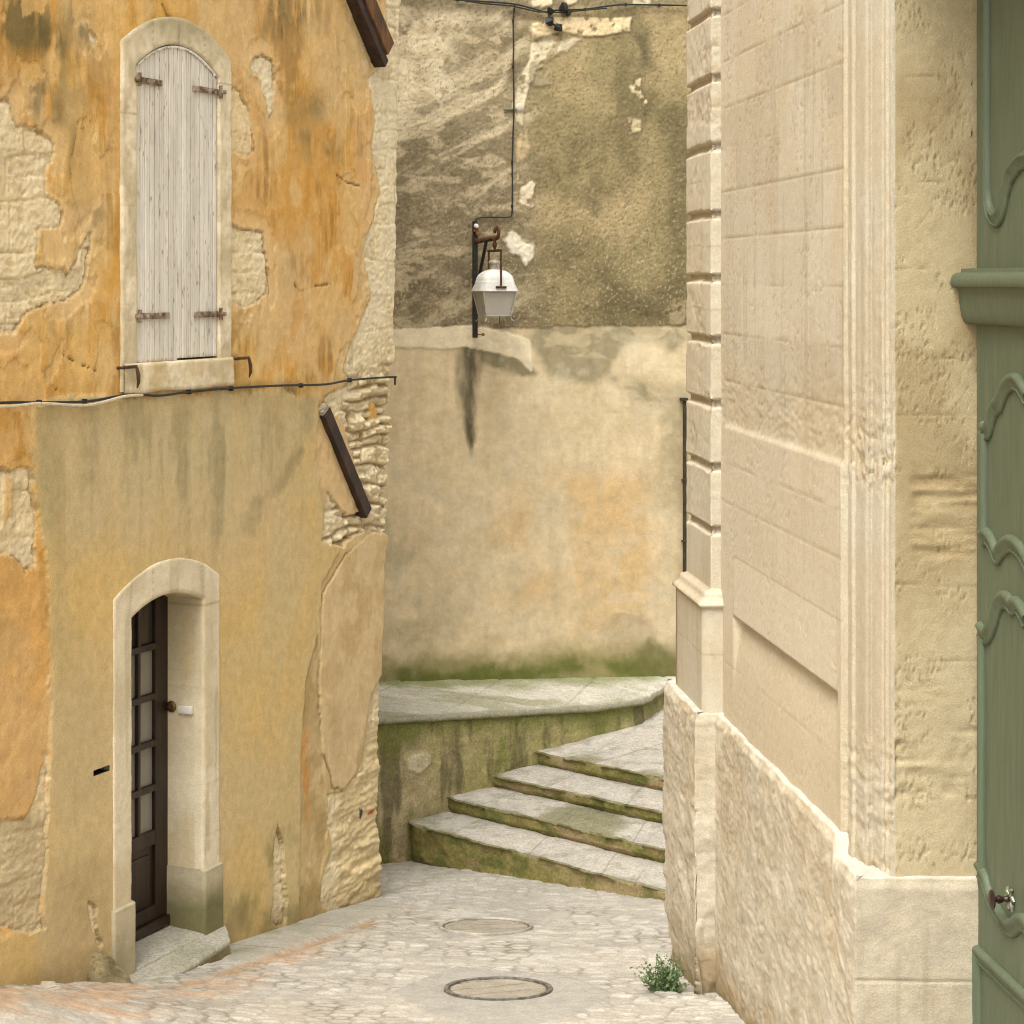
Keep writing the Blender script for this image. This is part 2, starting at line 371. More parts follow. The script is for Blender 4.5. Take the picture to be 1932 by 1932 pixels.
# manhole covers
def manhole(mx, my, r, label, a, dark):
    t = thing('manhole_cover', label, 'manhole cover', (mx, my, float(gz(my))), 'manhole covers in the paving')
    n = Vector((0, .13, 1)).normalized(); ax = (Vector((1, 0, 0)), Vector((0, 1, -.13)).normalized(), n)
    ctr = Vector((mx, my, float(gz(my))))
    fr = MB()
    ring = [(r-.027, -.05), (r-.027, .010), (r-.022, .014), (r-.004, .016), (r, .012), (r, -.05)]
    ring = [(q, h+.004) for q, h in ring]; rings = []
    for q, h in ring+ring[:1]: rings.append([fr.bm.verts.new(ctr+n*h+(ax[0]*math.cos(2*math.pi*k/64)+ax[1]*math.sin(2*math.pi*k/64))*q) for k in range(64)])
    for A_, B_ in zip(rings[:-1], rings[1:]):
        for k in range(64): fr.bm.faces.new((A_[k], A_[(k+1) % 64], B_[(k+1) % 64], B_[k]))
    bmesh.ops.remove_doubles(fr.bm, verts=fr.bm.verts[:], dist=1e-5)
    fr.build('frame', dark, t, True)
    q = np.linspace(0, r-.030, 60); th = np.linspace(0, 2*math.pi, 161)
    Q, T = np.meshgrid(q, th, indexing='ij'); cx, cy = Q*np.cos(T), Q*np.sin(T)
    ca, sa = math.cos(a), math.sin(a); p, s = cx*ca+cy*sa, -cx*sa+cy*ca
    jn = np.minimum(np.abs(((s+.31) % .19)-.0), 9); jn = np.minimum(jn, .19-jn)
    k2 = np.floor((s+.31)/.19); jn = jn+.006*ss(.4, .7, fbm(cx*4, cy*4, 2, 9))
    hh = .012*ss(0, .014, jn)+.008*fbm(cx*18, cy*18, 3, 5)-.008+.005*ss(r-.04, r-.08, Q)
    cc = AG(196, 184, 160)*(.85+.3*fbm(cx*9, cy*9, 4, 6))[..., None]
    cc = mixc(cc, AG(190, 178, 152), .6*ss(.45, .65, fbm(cx*5, cy*5, 4, 7))); cc = mixc(cc, AG(74, 66, 52), .9*ss(.014, .004, jn)); cc = mixc(cc, AG(84, 76, 62), .85*ss(r-.050, r-.036, Q+.012*(fbm(cx*14, cy*14, 3, 8)-.5)))
    P = np.stack([mx+cx, my+cy, gz(my)-.13*cy+hh], -1)
    grid('stone_infill', P, cc, M_street, t)
M_ironring = mat_two('worn_iron', (.10, .09, .075), (.26, .24, .205), 22, .55, .3)
M_ironring2 = mat_two('dusty_iron', (.24, .22, .185), (.56, .53, .47), 4, .7, .1)
manhole(*MH[0], 'stone filled round manhole cover set in the smooth grey concrete patch', .42, M_ironring)
manhole(*MH[1], 'worn round manhole cover sunk in the cobbles nearer the stone steps', .15, M_ironring2)

# ------------------------------------------------------------------ the ochre house on the left
house = thing('ochre_house', 'old house with peeling ochre plaster, grey shutter and brown glazed door', 'house', LP(0, 0, -2))
SAT = 1.06
us = np.concatenate([np.linspace(-8, -.4, 12), np.arange(-.3, 5.5, .0115), np.linspace(5.52, 6.6, 14)])
zs = np.concatenate([np.linspace(-1.6, -.85, 5), np.arange(-.8, 7.0, .0125), np.linspace(7.05, 9.4, 10)])
U, Z = np.meshgrid(us, zs, indexing='ij')
Lc = np.interp(Z, [-.8, 1.2, 2.3, 3.5, 4.0, 6.5, 9], [5.00, 5.06, 5.13, 5.25, 5.33, 5.43, 5.5])
jd, bid = courses(U, Z, .30, .75, 3, .05)
rough = fbm(U*11, Z*26, 6, 6, .6)-.5
ruin = np.clip(sdpoly(U, Z, LWs([(640, 1060), (600, 1020), (640, 940), (690, 950), (640, 800), (665, 740), (770, 700), (770, 1060)]))*6+1, 0, 1)   # rubble behind the lower beam
jd2, bid2 = courses(U, Z*1.0, .17, .30, 9, .09)
Lc = Lc + .03*(vn(Z*7, Z*0, 4)-.5) + .022*(vn(Z*22, Z*0, 14)-.5) + .012*(bid-.5) + .05*ruin*(bid2-.55)
ua = np.minimum(U, Lc); side = np.maximum(U-Lc, 0)
st_h = .006*ss(0, .014, jd) + .010*(bid-.5) + .013*rough + .012*(fbm(U*40, Z*60, 2, 77)-.5)
st_h = st_h*(1-ruin) + ruin*(.035*ss(0, .03, jd2)+.06*(bid2-.5)+.10*rough-.03)
STONE, STONE2, CREAM = AV(226, 210, 176), AV(190, 168, 126), AV(228, 210, 172)
c_st = STONE*(.90+.24*bid)[..., None]*(.85+.3*fbm(U*8, Z*9, 4, 61))[..., None]
c_st = mixc(c_st, AV(212, 192, 152), .5*ss(.5, .7, fbm(U*2.5, Z*2.5, 3, 62)))
c_st = mixc(c_st, AV(140, 112, 66), .35*ss(.012, .003, jd)*(1-ruin)*ss(.3, .55, fbm(U*4, Z*4, 3, 63))); c_st = mixc(c_st, AV(120, 92, 50), .7*ss(.02, .005, jd2)*ruin)
c_st = mixc(c_st, AV(150, 128, 84), .40*ss(.44, .28, rough+.5))
c_st = mixc(c_st, AV(190, 172, 140), .4*ss(.5, .7, fbm(U*6, Z*5, 5, 64)))
c_st = mixc(c_st, AV(234, 220, 190), .55*ss(2.6, 3.2, U)*ss(3.9, 4.5, Z)*ss(.35, .55, fbm(U*5, Z*6, 5, 65)))
# plaster colour, upper wall
st1 = fbm(U*10, Z*.75, 4, 70); n1 = fbm(U*1.4, Z*1.0, 4, 71); n2 = fbm(U*5, Z*4.2, 4, 72); st2 = fbm(U*26, Z*1.1, 3, 73)
c = np.broadcast_to(AV(214, 164, 88), U.shape+(3,)).copy()
c = mixc(c, AV(224, 184, 116), ss(.42, .66, .6*n1+.4*st1))
c = mixc(c, AV(192, 142, 74), .75*ss(.52, .70, st1)*ss(.62, .40, n1))
c = mixc(c, AV(230, 190, 130), .6*ss(.56, .72, n2)); c = mixc(c, AV(222, 186, 128), .40*ss(.58, .74, st2))
c = mixc(c, AV(182, 138, 78), .35*ss(.55, .75, fbm(U*3.3, Z*2.2, 4, 79)))
nz = .10*(fbm(U*3.2, Z*3.2, 4, 74)-.5)+.05*(fbm(U*12, Z*12, 3, 75)-.5)+.045*(fbm(U*34, Z*34, 3, 76)-.5)
def reg(pts, soft=.06, w=1): return ss(-soft, soft, sdpoly(U, Z, LWs(pts))+nz*w)
c = mixc(c, AV(216, 172, 112), .85*reg([(426, -60), (560, -60), (580, 60), (520, 230), (500, 400), (440, 430), (428, 200)], .12))
c = mixc(c, AV(214, 158, 82), .6*reg([(520, 240), (600, 160), (665, 300), (680, 560), (600, 700), (500, 690), (500, 480)], .15))
c = mixc(c, AV(224, 178, 120), .9*reg([(655, 60), (735, 130), (700, 330), (695, 400), (670, 700), (655, 620), (672, 420), (660, 260)], .05, .7))
c = mixc(c, AV(226, 208, 168), .9*reg([(628, -60), (680, -60), (715, 140), (690, 150), (655, 70)], .05, .5))
sp_, su_ = fbm(U*5, Z*4, 6, 81), fbm(U*18, Z*3, 5, 82)
c = mixc(c, AV(150, 118, 66), .55*ss(.54, .70, fbm(U*3.4, Z*2.6, 6, 86))*ss(.4, .6, su_))
c = mixc(c, AV(232, 200, 146), .60*ss(.53, .68, fbm(U*4.4+9, Z*3.2, 6, 87)))
c = mixc(c, AV(236, 210, 160), .45*ss(.60, .72, fbm(U*34, Z*1.3, 4, 88))*ss(.4, .6, fbm(U*2, Z*1.5, 3, 89)))
for px, py, sx, sy, a in [(28, 40, 60, 46, 1), (85, 75, 40, 30, .8), (148, 55, 32, 45, .75), (62, 185, 38, 34, .75), (92, 215, 25, 30, .5), (140, 300, 22, 60, .55), (165, 390, 26, 60, .5),
                          (545, 10, 60, 35, .7), (505, 60, 28, 40, .4), (585, 205, 34, 28, .55), (570, 255, 30, 22, .4), (600, 285, 40, 30, .45), (540, 222, 24, 24, .35), (120, 150, 60, 50, .3), (540, 742, 22, 22, .8), (470, 735, 40, 14, .5), (610, 760, 14, 14, .6)]:
    u0, z0 = LW(px, py); u1, _ = LW(px+sx, py); su = max(abs(u1-u0), .03); sz = sy/262
    c = mixc(c, AV(112, 100, 66), np.clip(a*1.5*blob(U, Z, (u0, z0), su, sz)*ss(.30, .56, .55*sp_+.45*su_), 0, .85))
pl_h = .030 + .010*(n2-.5) + .006*(fbm(U*12, Z*12, 3, 83)-.5)
# flaking: thin upper coats that have come off in scales
fl = fbm(U*3.6, Z*3.6, 5, 84); flz = np.clip(ss(2.9, 4.2, Z)*(1-.9*ss(1.25, 1.5, U)*ss(2.7, 2.6, U))*(ss(1.3, .9, U)+ss(4.1, 4.6, U)+.35), 0, 1)
flm = ss(.535, .55, fl)*np.clip(flz, 0, 1)
pl_h = pl_h-.006*flm; c = mixc(c, AV(226, 188, 128), .65*flm)
crk = ss(.012, .0, np.abs(fl-.535))*flz
c = mixc(c, AV(120, 84, 40), .3*crk)
c = mixc(c, AV(210, 184, 136), .92*ss(3.55, 3.40, Z)*ss(3.85, 3.95, U))
# lower wall: tan recoat
tan = reg([(52, 850), (60, 770), (120, 752), (520, 738), (596, 746), (598, 780), (588, 830), (590, 880), (605, 1000), (640, 1030), (600, 1100), (593, 1250), (595, 1330), (572, 1300), (566, 1420), (562, 1560), (566, 1700), (560, 1990), (-300, 1990), (-300, 1752), (50, 1754), (72, 1748), (75, 1600), (85, 1420), (85, 1200), (76, 1080), (64, 930)], .022, 1.0)
ct = np.broadcast_to(AV(209, 187, 140), U.shape+(3,)).copy()
ct = mixc(ct, AV(214, 184, 126), .9*ss(.45, .68, fbm(U*1.1, Z*.8, 4, 91)))
gr = np.clip(.95*reg([(50, 740), (600, 735), (590, 800), (540, 880), (470, 990), (440, 1060), (250, 1040), (120, 1010), (70, 1020)], .28), 0, 1)
ct = mixc(ct, AV(198, 182, 146), gr*(.45+.5*fbm(U*4, Z*2, 4, 92)))
ct = mixc(ct, AV(156, 144, 108), .6*gr*ss(.46, .70, fbm(U*4.5, Z*1.7, 6, 93)))
ct = mixc(ct, AV(188, 170, 126), .6*reg([(60, 800), (110, 800), (110, 1150), (180, 1250), (190, 1480), (120, 1560), (90, 1400), (90, 1100)], .12))
ct = mixc(ct, AV(172, 150, 112), .55*reg([(80, 1650), (200, 1600), (200, 1990), (80, 1990)], .15))
ct = mixc(ct, AV(220, 186, 122), .6*reg([(440, 1060), (590, 840), (590, 1080), (570, 1300), (540, 1440), (430, 1400)], .2)*ss(.35, .6, fbm(U*2, Z*1.6, 3, 94)))
ct = mixc(ct, AV(224, 190, 130), .5*reg([(160, 1080), (210, 1040), (205, 1200), (170, 1300)], .12))
ct = mixc(ct, AV(142, 134, 84), .75*reg([(410, 1640), (540, 1560), (560, 1640), (560, 1750), (400, 1800)], .16)*ss(.3, .6, fbm(U*4, Z*3, 4, 95)))
ct = mixc(ct, AV(204, 176, 122), .35*ss(.58, .75, fbm(U*14, Z*1.1, 4, 96)))
su1 = reg([(445, 1000), (470, 940), (520, 900), (560, 830), (570, 850), (530, 920), (490, 950), (470, 1010)], .05)
ct = mixc(ct, AV(140, 128, 90), .55*su1)
c = mixc(c, ct, tan); pl_h = pl_h*(1-tan) + tan*(.040+.006*(fbm(U*3, Z*3, 3, 97)-.5))
# left of the tan recoat: bright ochre, rough render below the cable
lo = ss(3.75, 3.6, Z)*(1-tan)
oc = np.clip(sdpoly(U, Z, LWs([(-200, 1040), (20, 1040), (70, 1080), (86, 1200), (86, 1400), (75, 1500), (40, 1540), (0, 1560), (-200, 1600)]))+nz, -9, 9)
c = mixc(c, mixc(np.broadcast_to(AV(220, 174, 110), c.shape), AV(208, 166, 108), ss(.4, .65, fbm(U*3, Z*3, 4, 98))), ss(-.10, .10, oc+.12*(fbm(U*3, Z*2, 5, 126)-.5))*(1-tan)); pl_h = pl_h+.012*(fbm(U*9, Z*9, 4, 99)-.5)*lo
# right, lower: pale mortar coat and a strip of older render
pale = reg([(690, 1006), (724, 1003), (740, 1100), (735, 1250), (692, 1312), (676, 1400), (664, 1460), (640, 1490), (622, 1484), (602, 1410), (596, 1300), (602, 1120), (645, 1045)], .010, .45)
cp = mixc(np.broadcast_to(AV(218, 192, 148), c.shape), AV(204, 176, 130), ss(.4, .65, fbm(U*4, Z*4, 4, 101)))
cp = mixc(cp, AV(170, 142, 96), .5*reg([(610, 1330), (640, 1320), (640, 1440), (620, 1440)], .08))
c = mixc(c, cp, pale); pl_h = pl_h*(1-pale)+pale*(.040+.010*(fbm(U*5, Z*5, 4, 102)-.5))
strip = reg([(592, 1200), (598, 1320), (606, 1480), (613, 1560), (600, 1640), (604, 1730), (556, 1745), (562, 1400), (570, 1290)], .010, .45)*(1-pale)
cs = mixc(np.broadcast_to(AV(205, 180, 134), c.shape), AV(186, 160, 112), ss(.4, .65, fbm(U*6, Z*6, 4, 103)))
cs = mixc(cs, AV(206, 150, 84), .8*ss(.5, .62, fbm(U*7+1, Z*2.4, 3, 104))*reg([(565, 1380), (578, 1380), (578, 1600), (565, 1600)], .03))
c = mixc(c, cs, strip); pl_h = pl_h*(1-strip)+strip*(.026+.016*(fbm(U*9, Z*9, 4, 105)-.5))
c = mixc(c, AV(226, 194, 146), .9*reg([(598, 770), (640, 796), (700, 975), (650, 980), (610, 935), (588, 880)], .03))
c = mixc(c, AV(214, 190, 150), .35*ss(.55, .35, fbm(U*1.2+5, Z*1.1, 4, 106)))
# places where the plaster has fallen off
holes = [
 ([(-300, 190), (0, 190), (8, 185), (15, 215), (25, 240), (60, 245), (90, 265), (97, 280), (95, 305), (82, 315), (82, 370), (105, 385), (115, 410), (110, 430), (68, 432), (66, 498), (115, 506), (120, 522), (140, 490), (145, 470), (160, 445), (164, 440), (160, 500), (150, 540), (128, 566), (90, 572), (40, 600), (20, 625), (-300, 630)], 1),
 ([(470, 112), (488, 106), (508, 118), (514, 150), (512, 215), (505, 230), (498, 215), (497, 190), (485, 150), (468, 130)], 1),
 ([(428, 170), (440, 165), (452, 185), (468, 230), (474, 272), (472, 286), (460, 296), (446, 296), (428, 282)], .55),
 ([(428, 424), (437, 432), (462, 433), (494, 433), (498, 470), (500, 520), (500, 556), (488, 566), (468, 580), (440, 572), (428, 560)], 1),
 ([(160, 60), (170, 66), (178, 74), (170, 88), (164, 80)], .8), ([(106, 445), (112, 430), (118, 452), (110, 470)], .6),
 ([(-300, 880), (18, 885), (45, 882), (52, 900), (50, 930), (60, 960), (63, 1072), (40, 1082), (20, 1050), (-300, 1040)], .9),
 ([(78, 1400), (85, 1420), (76, 1600), (70, 1720), (75, 1748), (50, 1756), (-300, 1752), (-300, 1560), (20, 1542), (40, 1545), (62, 1500)], .8),
 ([(516, 1550), (528, 1600), (530, 1650), (536, 1700), (528, 1745), (503, 1745), (507, 1650), (510, 1590)], 1),
 ([(158, 1702), (172, 1712), (170, 1750), (180, 1780), (165, 1750)], .7),
 ([(724, -200), (724, 100), (712, 132), (692, 150), (704, 230), (694, 280), (708, 330), (715, 360), (692, 430), (680, 480), (697, 560), (660, 640), (642, 700), (662, 715), (640, 735), (602, 745), (606, 762), (645, 800), (655, 850), (690, 960), (650, 975), (612, 930), (600, 1020), (640, 1036), (665, 1010), (692, 1000), (724, 1006), (900, 1040), (900, -200)], .9),
 ([(900, 1255), (718, 1268), (692, 1318), (690, 1370), (668, 1460), (642, 1490), (612, 1500), (612, 1560), (620, 1600), (598, 1660), (600, 1700), (640, 1800), (900, 1800)], 1)]
halo = np.zeros(U.shape); gone = np.zeros(U.shape)
edge = np.zeros(U.shape)
for pts, d in holes:
    s = sdpoly(U, Z, LWs(pts))+.6*nz
    halo = np.maximum(halo, ss(-.22, -.01, s)*d); gone = np.maximum(gone, ss(-.004, .008, s)*d); edge = np.maximum(edge, blob(s, 0, (.006, 0), .007, 1)*d)
hm = halo*ss(.40, .62, fbm(U*6, Z*6, 5, 125)+.12*halo)*ss(3.6, 3.75, Z)
c = mixc(c, AV(232, 200, 150), .75*hm); pl_h = pl_h-.007*ss(.3, .5, hm)*(1-tan)
keepochre = [([(66, 432), (112, 430), (120, 500), (100, 512), (68, 500)], 1), ([(690, 770), (700, 755), (708, 775), (705, 795), (695, 795)], 1), ([(0, 1000), (18, 960), (20, 900), (0, 890)], .7)]
for pts, d in keepochre: gone = gone*(1-d*ss(-.004, .01, sdpoly(U, Z, LWs(pts))+.3*nz))
stone_low = ss(1.3, .6, Z)*ss(4.2, 4.4, U)
c_st = mixc(c_st, AV(198, 176, 134)*(.8+.4*fbm(U*5, Z*9, 6, 111))[..., None], .75*stone_low)
beds = fbm(U*3.2, Z*15, 6, 112, .6)-.5
c_st = capc(c_st, 1.2)
st_h = st_h + stone_low*(.07*beds) 
c_st = mixc(c_st, AV(176, 160, 128), .6*reg([(-300, 1540), (80, 1540), (80, 1760), (-300, 1760)], .05))
c = mixc(c, c_st, np.clip(gone*1.15, 0, 1)); H = pl_h*(1-gone)+gone*(st_h+.010)
H = H-.012*edge*(gone > .2); c = mixc(c, AV(88, 60, 28), .60*edge*ss(.35, .6, fbm(U*5, Z*5, 3, 123)))
# thin strips of sound edge, the two trail marks and damp at the foot of the wall
for (pts, rgb) in [([(674, 1525), (679, 1526), (682, 1538), (678, 1546), (674, 1538)], (52, 56, 78)), ([(692, 1532), (703, 1524), (705, 1530), (694, 1538)], (198, 70, 48))]:
    c = mixc(c, AV(*rgb), .9*ss(-.004, .004, sdpoly(U, Z, LWs(pts))))
pd = sdpoly(U, Z, LWs([(690, 1006), (724, 1003), (740, 1100), (735, 1250), (692, 1312), (676, 1400), (664, 1460), (640, 1490), (622, 1484), (602, 1410), (596, 1300), (602, 1120), (645, 1045)]))+nz*.45
ck = blob(pd, 0, (-.004, 0), .006, 1)*ss(.3, .55, fbm(U*4, Z*4, 3, 124)); c = mixc(c, AV(84, 60, 30), .65*ck); H = H-.012*ck
for pts in ([(440, 165), (446, 178), (458, 200), (466, 230), (474, 268), (474, 284)], [(500, 562), (503, 548), (498, 500), (500, 470), (494, 433)], [(164, 440), (161, 470), (158, 500)], [(548, 535), (560, 550), (585, 540), (620, 536)], [(628, 330), (650, 345), (676, 352)], [(525, 30), (527, 70)], [(95, 650), (115, 672), (150, 690), (175, 700)], [(60, 710), (85, 720), (100, 735)], [(300, 8), (308, 30), (318, 34)]):
    d_ = dline(U, Z, LWs(pts))+.5*np.abs(nz); k_ = ss(.014, .003, d_); c = mixc(c, AV(90, 62, 28), .7*k_); H = H-.014*k_
c = capc(c, 1.20)
foot = Z-gz(YA+U*CA)
c = mixc(c, AV(150, 128, 86), .55*ss(.35, .0, foot+.3*(fbm(U*4, Z*4, 3, 121)-.5)))
c = mixc(c, AV(136, 118, 76), .16*ss(.55, .75, fbm(U*20, Z*1.5, 4, 122))*ss(3.9, 3.3, Z)*ss(2.2, 3.3, Z))
# base flares forward a little at the corner
H = H + .05*ss(.5, -.6, Z)*ss(4.0, 5, U)
P = np.stack([XA+ua*SA+LN.x*(H-side), YA+ua*CA+LN.y*(H-side), Z], -1)
# openings: window, door, letter slot
def arch_in(u, z, u0, u1, z0, zs_, zt):
    m = (u0+u1)/2; hw = (u1-u0)/2
    return (u > u0) & (u < u1) & (z > z0) & (z < zs_+(zt-zs_)*(1-((u-m)/hw)**2))
uc, zc_ = (U[:-1, :-1]+U[1:, 1:])/2, (Z[:-1, :-1]+Z[1:, 1:])/2
DU0, DU1, DZS, DZT = 1.376, 2.265, 2.343, 2.442
WU0, WU1, WZ0, WZS, WZT = 1.425, 2.475, 4.045, 6.055, 6.235
hole = arch_in(uc, zc_, DU0-.05, DU1+.05, -3, DZS+.06, DZT+.06) | arch_in(uc, zc_, WU0-.05, WU1+.05, WZ0-.05, WZS+.05, WZT+.05)
SL0, SL1, SLZ = .925, 1.115, 1.392
hole |= (uc > SL0) & (uc < SL1) & (np.abs(zc_-SLZ) < .017)
grid('wall', P, c, M_plaster, house, keep=~hole)
# the rest of the house: body behind the front wall and a tiled roof
b = MB()
q = lambda u, o: tuple(LP(u, 0, o)[:2])
b.prism([q(-8, -.5), q(4.8, -.5), q(4.8, -6), q(-8, -6)], -1.5, 9.38); b.build('rear_wall', M_shell, house)
b = MB(); r = [LP(-8.2, 9.42, .35), LP(5.8, 9.42, .35), LP(5.8, 9.42, -6.3), LP(-8.2, 9.42, -6.3), LP(-8.2, 11, -3), LP(5.8, 11, -3)]
b.faces(r, [(0, 1, 5, 4), (2, 3, 4, 5), (0, 4, 3), (1, 2, 5), (0, 3, 2, 1)]); b.build('roof', M_roof, house)

SAT = .86
# swept stone surrounds: section points are (distance from the opening's edge, height out of the wall)
def surround(name, path, nrm, sect, colf, mat, parent, amp=.004, seed=0):
    """path: (n,2) opening edge in (u,z); nrm: (n,2) direction away from the opening"""
    path, nrm = np.asarray(path), np.asarray(nrm); sect = np.asarray(sect)
    u = path[:, 0][:, None]+nrm[:, 0][:, None]*sect[None, :, 0]; z = path[:, 1][:, None]+nrm[:, 1][:, None]*sect[None, :, 0]
    o = np.broadcast_to(sect[None, :, 1], u.shape)
    nse = amp*2*(fbm(u*9+o*9, z*9, 4, seed)-.5)+amp*(fbm(u*30, z*30+o*20, 3, seed+1)-.5)
    o2 = o+nse; u2 = u
    P = np.stack([XA+u2*SA+LN.x*o2, YA+u2*CA+LN.y*o2, z], -1)
    return grid(name, P, capc(colf(u, z, o), 1.30), mat, parent)
def densify(pts, d=.012):
    out = [np.asarray(pts[0], float)]
    for a, b in zip(pts[:-1], pts[1:]):
        a, b = np.asarray(a, float), np.asarray(b, float); n = max(1, int(np.ceil(np.linalg.norm(b-a)/d)))
        out += [a+(b-a)*i/n for i in range(1, n+1)]
    return np.array(out)
def arch_path(u0, u1, z0, zs_, zt, n=60, wo=.226, zso=None, zto=None):
    m, hw = (u0+u1)/2, (u1-u0)/2
    zl = np.arange(z0, zs_, .015); t = np.linspace(-1, 1, n)
    p = [(u0, z) for z in zl]+[(m+hw*k, zs_+(zt-zs_)*(1-k*k)) for k in t]+[(u1, z) for z in zl[::-1]]
    nn = [(-1, 0)]*len(zl)
    zso = zso or zs_+wo*.75; zto = zto or zt+wo
    for k in t:      # from the opening's curve to the outer curve, per unit of width
        nn.append(((k*(hw+wo)-k*hw)/wo, (zso+(zto-zso)*(1-k*k)-zs_-(zt-zs_)*(1-k*k))/wo))
    nn += [(1, 0)]*len(zl)
    return p, nn
# door surround
pth, nn = arch_path(DU0, DU1, .02, DZS, DZT, wo=.226, zso=2.495, zto=2.686)
sect = densify([(0, -.30), (0, .035), (.02, .048), (.215, .048), (.226, .038), (.226, -.02)], .014)
def dcol(u, z, o):
    c = np.broadcast_to(AV(220, 205, 172), u.shape+(3,)).copy()
    c = mixc(c, AV(202, 184, 146), .8*ss(.4, .65, fbm(u*3, z*2.2, 4, 131))); c = mixc(c, AV(168, 150, 108), .45*ss(.55, .75, fbm(u*16, z*1.4, 4, 132)))
    for zz in (1.02, .66, 1.72, 2.3): c = mixc(c, AV(150, 128, 84), .55*ss(.006, .002, np.abs(z-zz+.004*(fbm(u*20, z*0, 2, 5)-.5)))*(u > 1.8))
    for zz in (1.06, 1.98): c = mixc(c, AV(160, 138, 92), .5*ss(.006, .002, np.abs(z-zz))*(u < 1.8))
    for uu in (1.62, 2.25): c = mixc(c, AV(168, 146, 104), .6*ss(.006, .002, np.abs(u-uu))*(z > 2.36))
    c = mixc(c, AV(196, 172, 120), .6*(o < -.03)*ss(.3, .6, fbm(u*6+o*8, z*2, 3, 133)))
    return c
ds = surround('door_surround', pth, nn, sect, dcol, M_stone, house, .004, 130)
# plinth blocks of the door jambs
for side_, (ux, inn, zt_) in {'l': (DU0, 1, .44), 'r': (DU1, -1, .42)}.items():
    path = [(ux, z) for z in np.arange(-.30, zt_, .014)]; nr = [(-inn, 0)]*len(path)
    path += [(ux+inn*.0, zt_)]; nr += [(-inn, 0)]
    sect = densify([(-.012, -.30), (-.012, .055), (0, .068), (.235, .068), (.245, .058), (.245, -.03)], .014)
    def pcol(u, z, o, s=side_):
        c = np.broadcast_to(AV(204, 188, 152), u.shape+(3,)).copy(); c = mixc(c, AV(184, 170, 134), .7*ss(.4, .65, fbm(u*6, z*6, 4, 141)))
        m = ss(.40, .10, z+.22*(fbm(u*5+o*4, z*5, 4, 142)-.5))*(1 if s == 'r' else .35)
        c = mixc(c, AV(104, 100, 44), .85*m); return c
    u = np.array([p[0] for p in path])[:, None]+np.array([n_[0] for n_ in nr])[:, None]*sect[None, :, 0]
    z = np.broadcast_to(np.array([p[1] for p in path])[:, None], u.shape); o = np.broadcast_to(sect[None, :, 1], u.shape)
    # close the top by running the section back into the wall
    o = np.concatenate([o, np.minimum(o[-1:], -.02)*0+np.minimum(o[-1:], .02)], 0); u = np.concatenate([u, u[-1:]], 0); z = np.concatenate([z, z[-1:]+.012], 0)
    n_ = .006*(fbm(u*8, z*8, 4, 143)-.5)
    grid('jamb_block', np.stack([XA+u*SA+LN.x*(o+n_), YA+u*CA+LN.y*(o+n_), z], -1), pcol(u, z, o)*1.12, M_stone, house)
# window surround and sill
pth, nn = arch_path(WU0, WU1, 3.86, WZS, WZT, wo=.175, zso=6.20, zto=6.43)
sect = densify([(.004, -.16), (.004, .045), (.012, .052), (.165, .050), (.175, .040), (.175, -.02)], .014)
def wcol(u, z, o):
    c = np.broadcast_to(AV(228, 212, 178), u.shape+(3,)).copy()
    c = mixc(c, AV(198, 180, 140), .8*ss(.42, .66, fbm(u*5, z*4, 4, 151))); c = mixc(c, AV(180, 160, 116), .4*ss(.5, .7, fbm(u*18, z*14, 4, 152)))
    top = ss(6.12, 6.38, z+.12*(fbm(u*5, z*4, 4, 153)-.5))
    c = mixc(c, AV(136, 126, 80), .55*top)
    for uu in (1.62, 1.94, 2.27): c = mixc(c, AV(140, 122, 80), .6*ss(.007, .002, np.abs(u-uu+.03*(z-6.2)))*(z > 6.1))
    for zz in (5.1, 5.72, 4.45): c = mixc(c, AV(150, 130, 86), .5*ss(.007, .002, np.abs(z-zz-.3*(u > 1.9))))
    return c
surround('window_surround', pth, nn, sect, wcol, M_stone, house, .007, 150)
us2 = np.linspace(WU0-.17, WU1+.18, 110); sc = densify([(3.83, -.02), (3.84, .055), (3.86, .066), (4.035, .062), (4.047, .05), (4.052, -.16)], .014)
u = np.broadcast_to(us2[:, None], (110, len(sc))); z = np.broadcast_to(sc[None, :, 0], u.shape).copy(); o = np.broadcast_to(sc[None, :, 1], u.shape)
z = z+.02*(vn(u*4, z*0, 5)-.5)*(z < 3.9); nse = .022*(fbm(u*7, z*9, 4, 155)-.5)*(o > .03)
cc = wcol(u, z, o); cc = mixc(cc, AV(204, 176, 122), .6*ss(.45, .7, fbm(u*6, z*6, 3, 156)))
grid('window_sill', np.stack([XA+u*SA+LN.x*(o+nse), YA+u*CA+LN.y*(o+nse), z], -1), capc(cc, 1.3), M_stone, house)

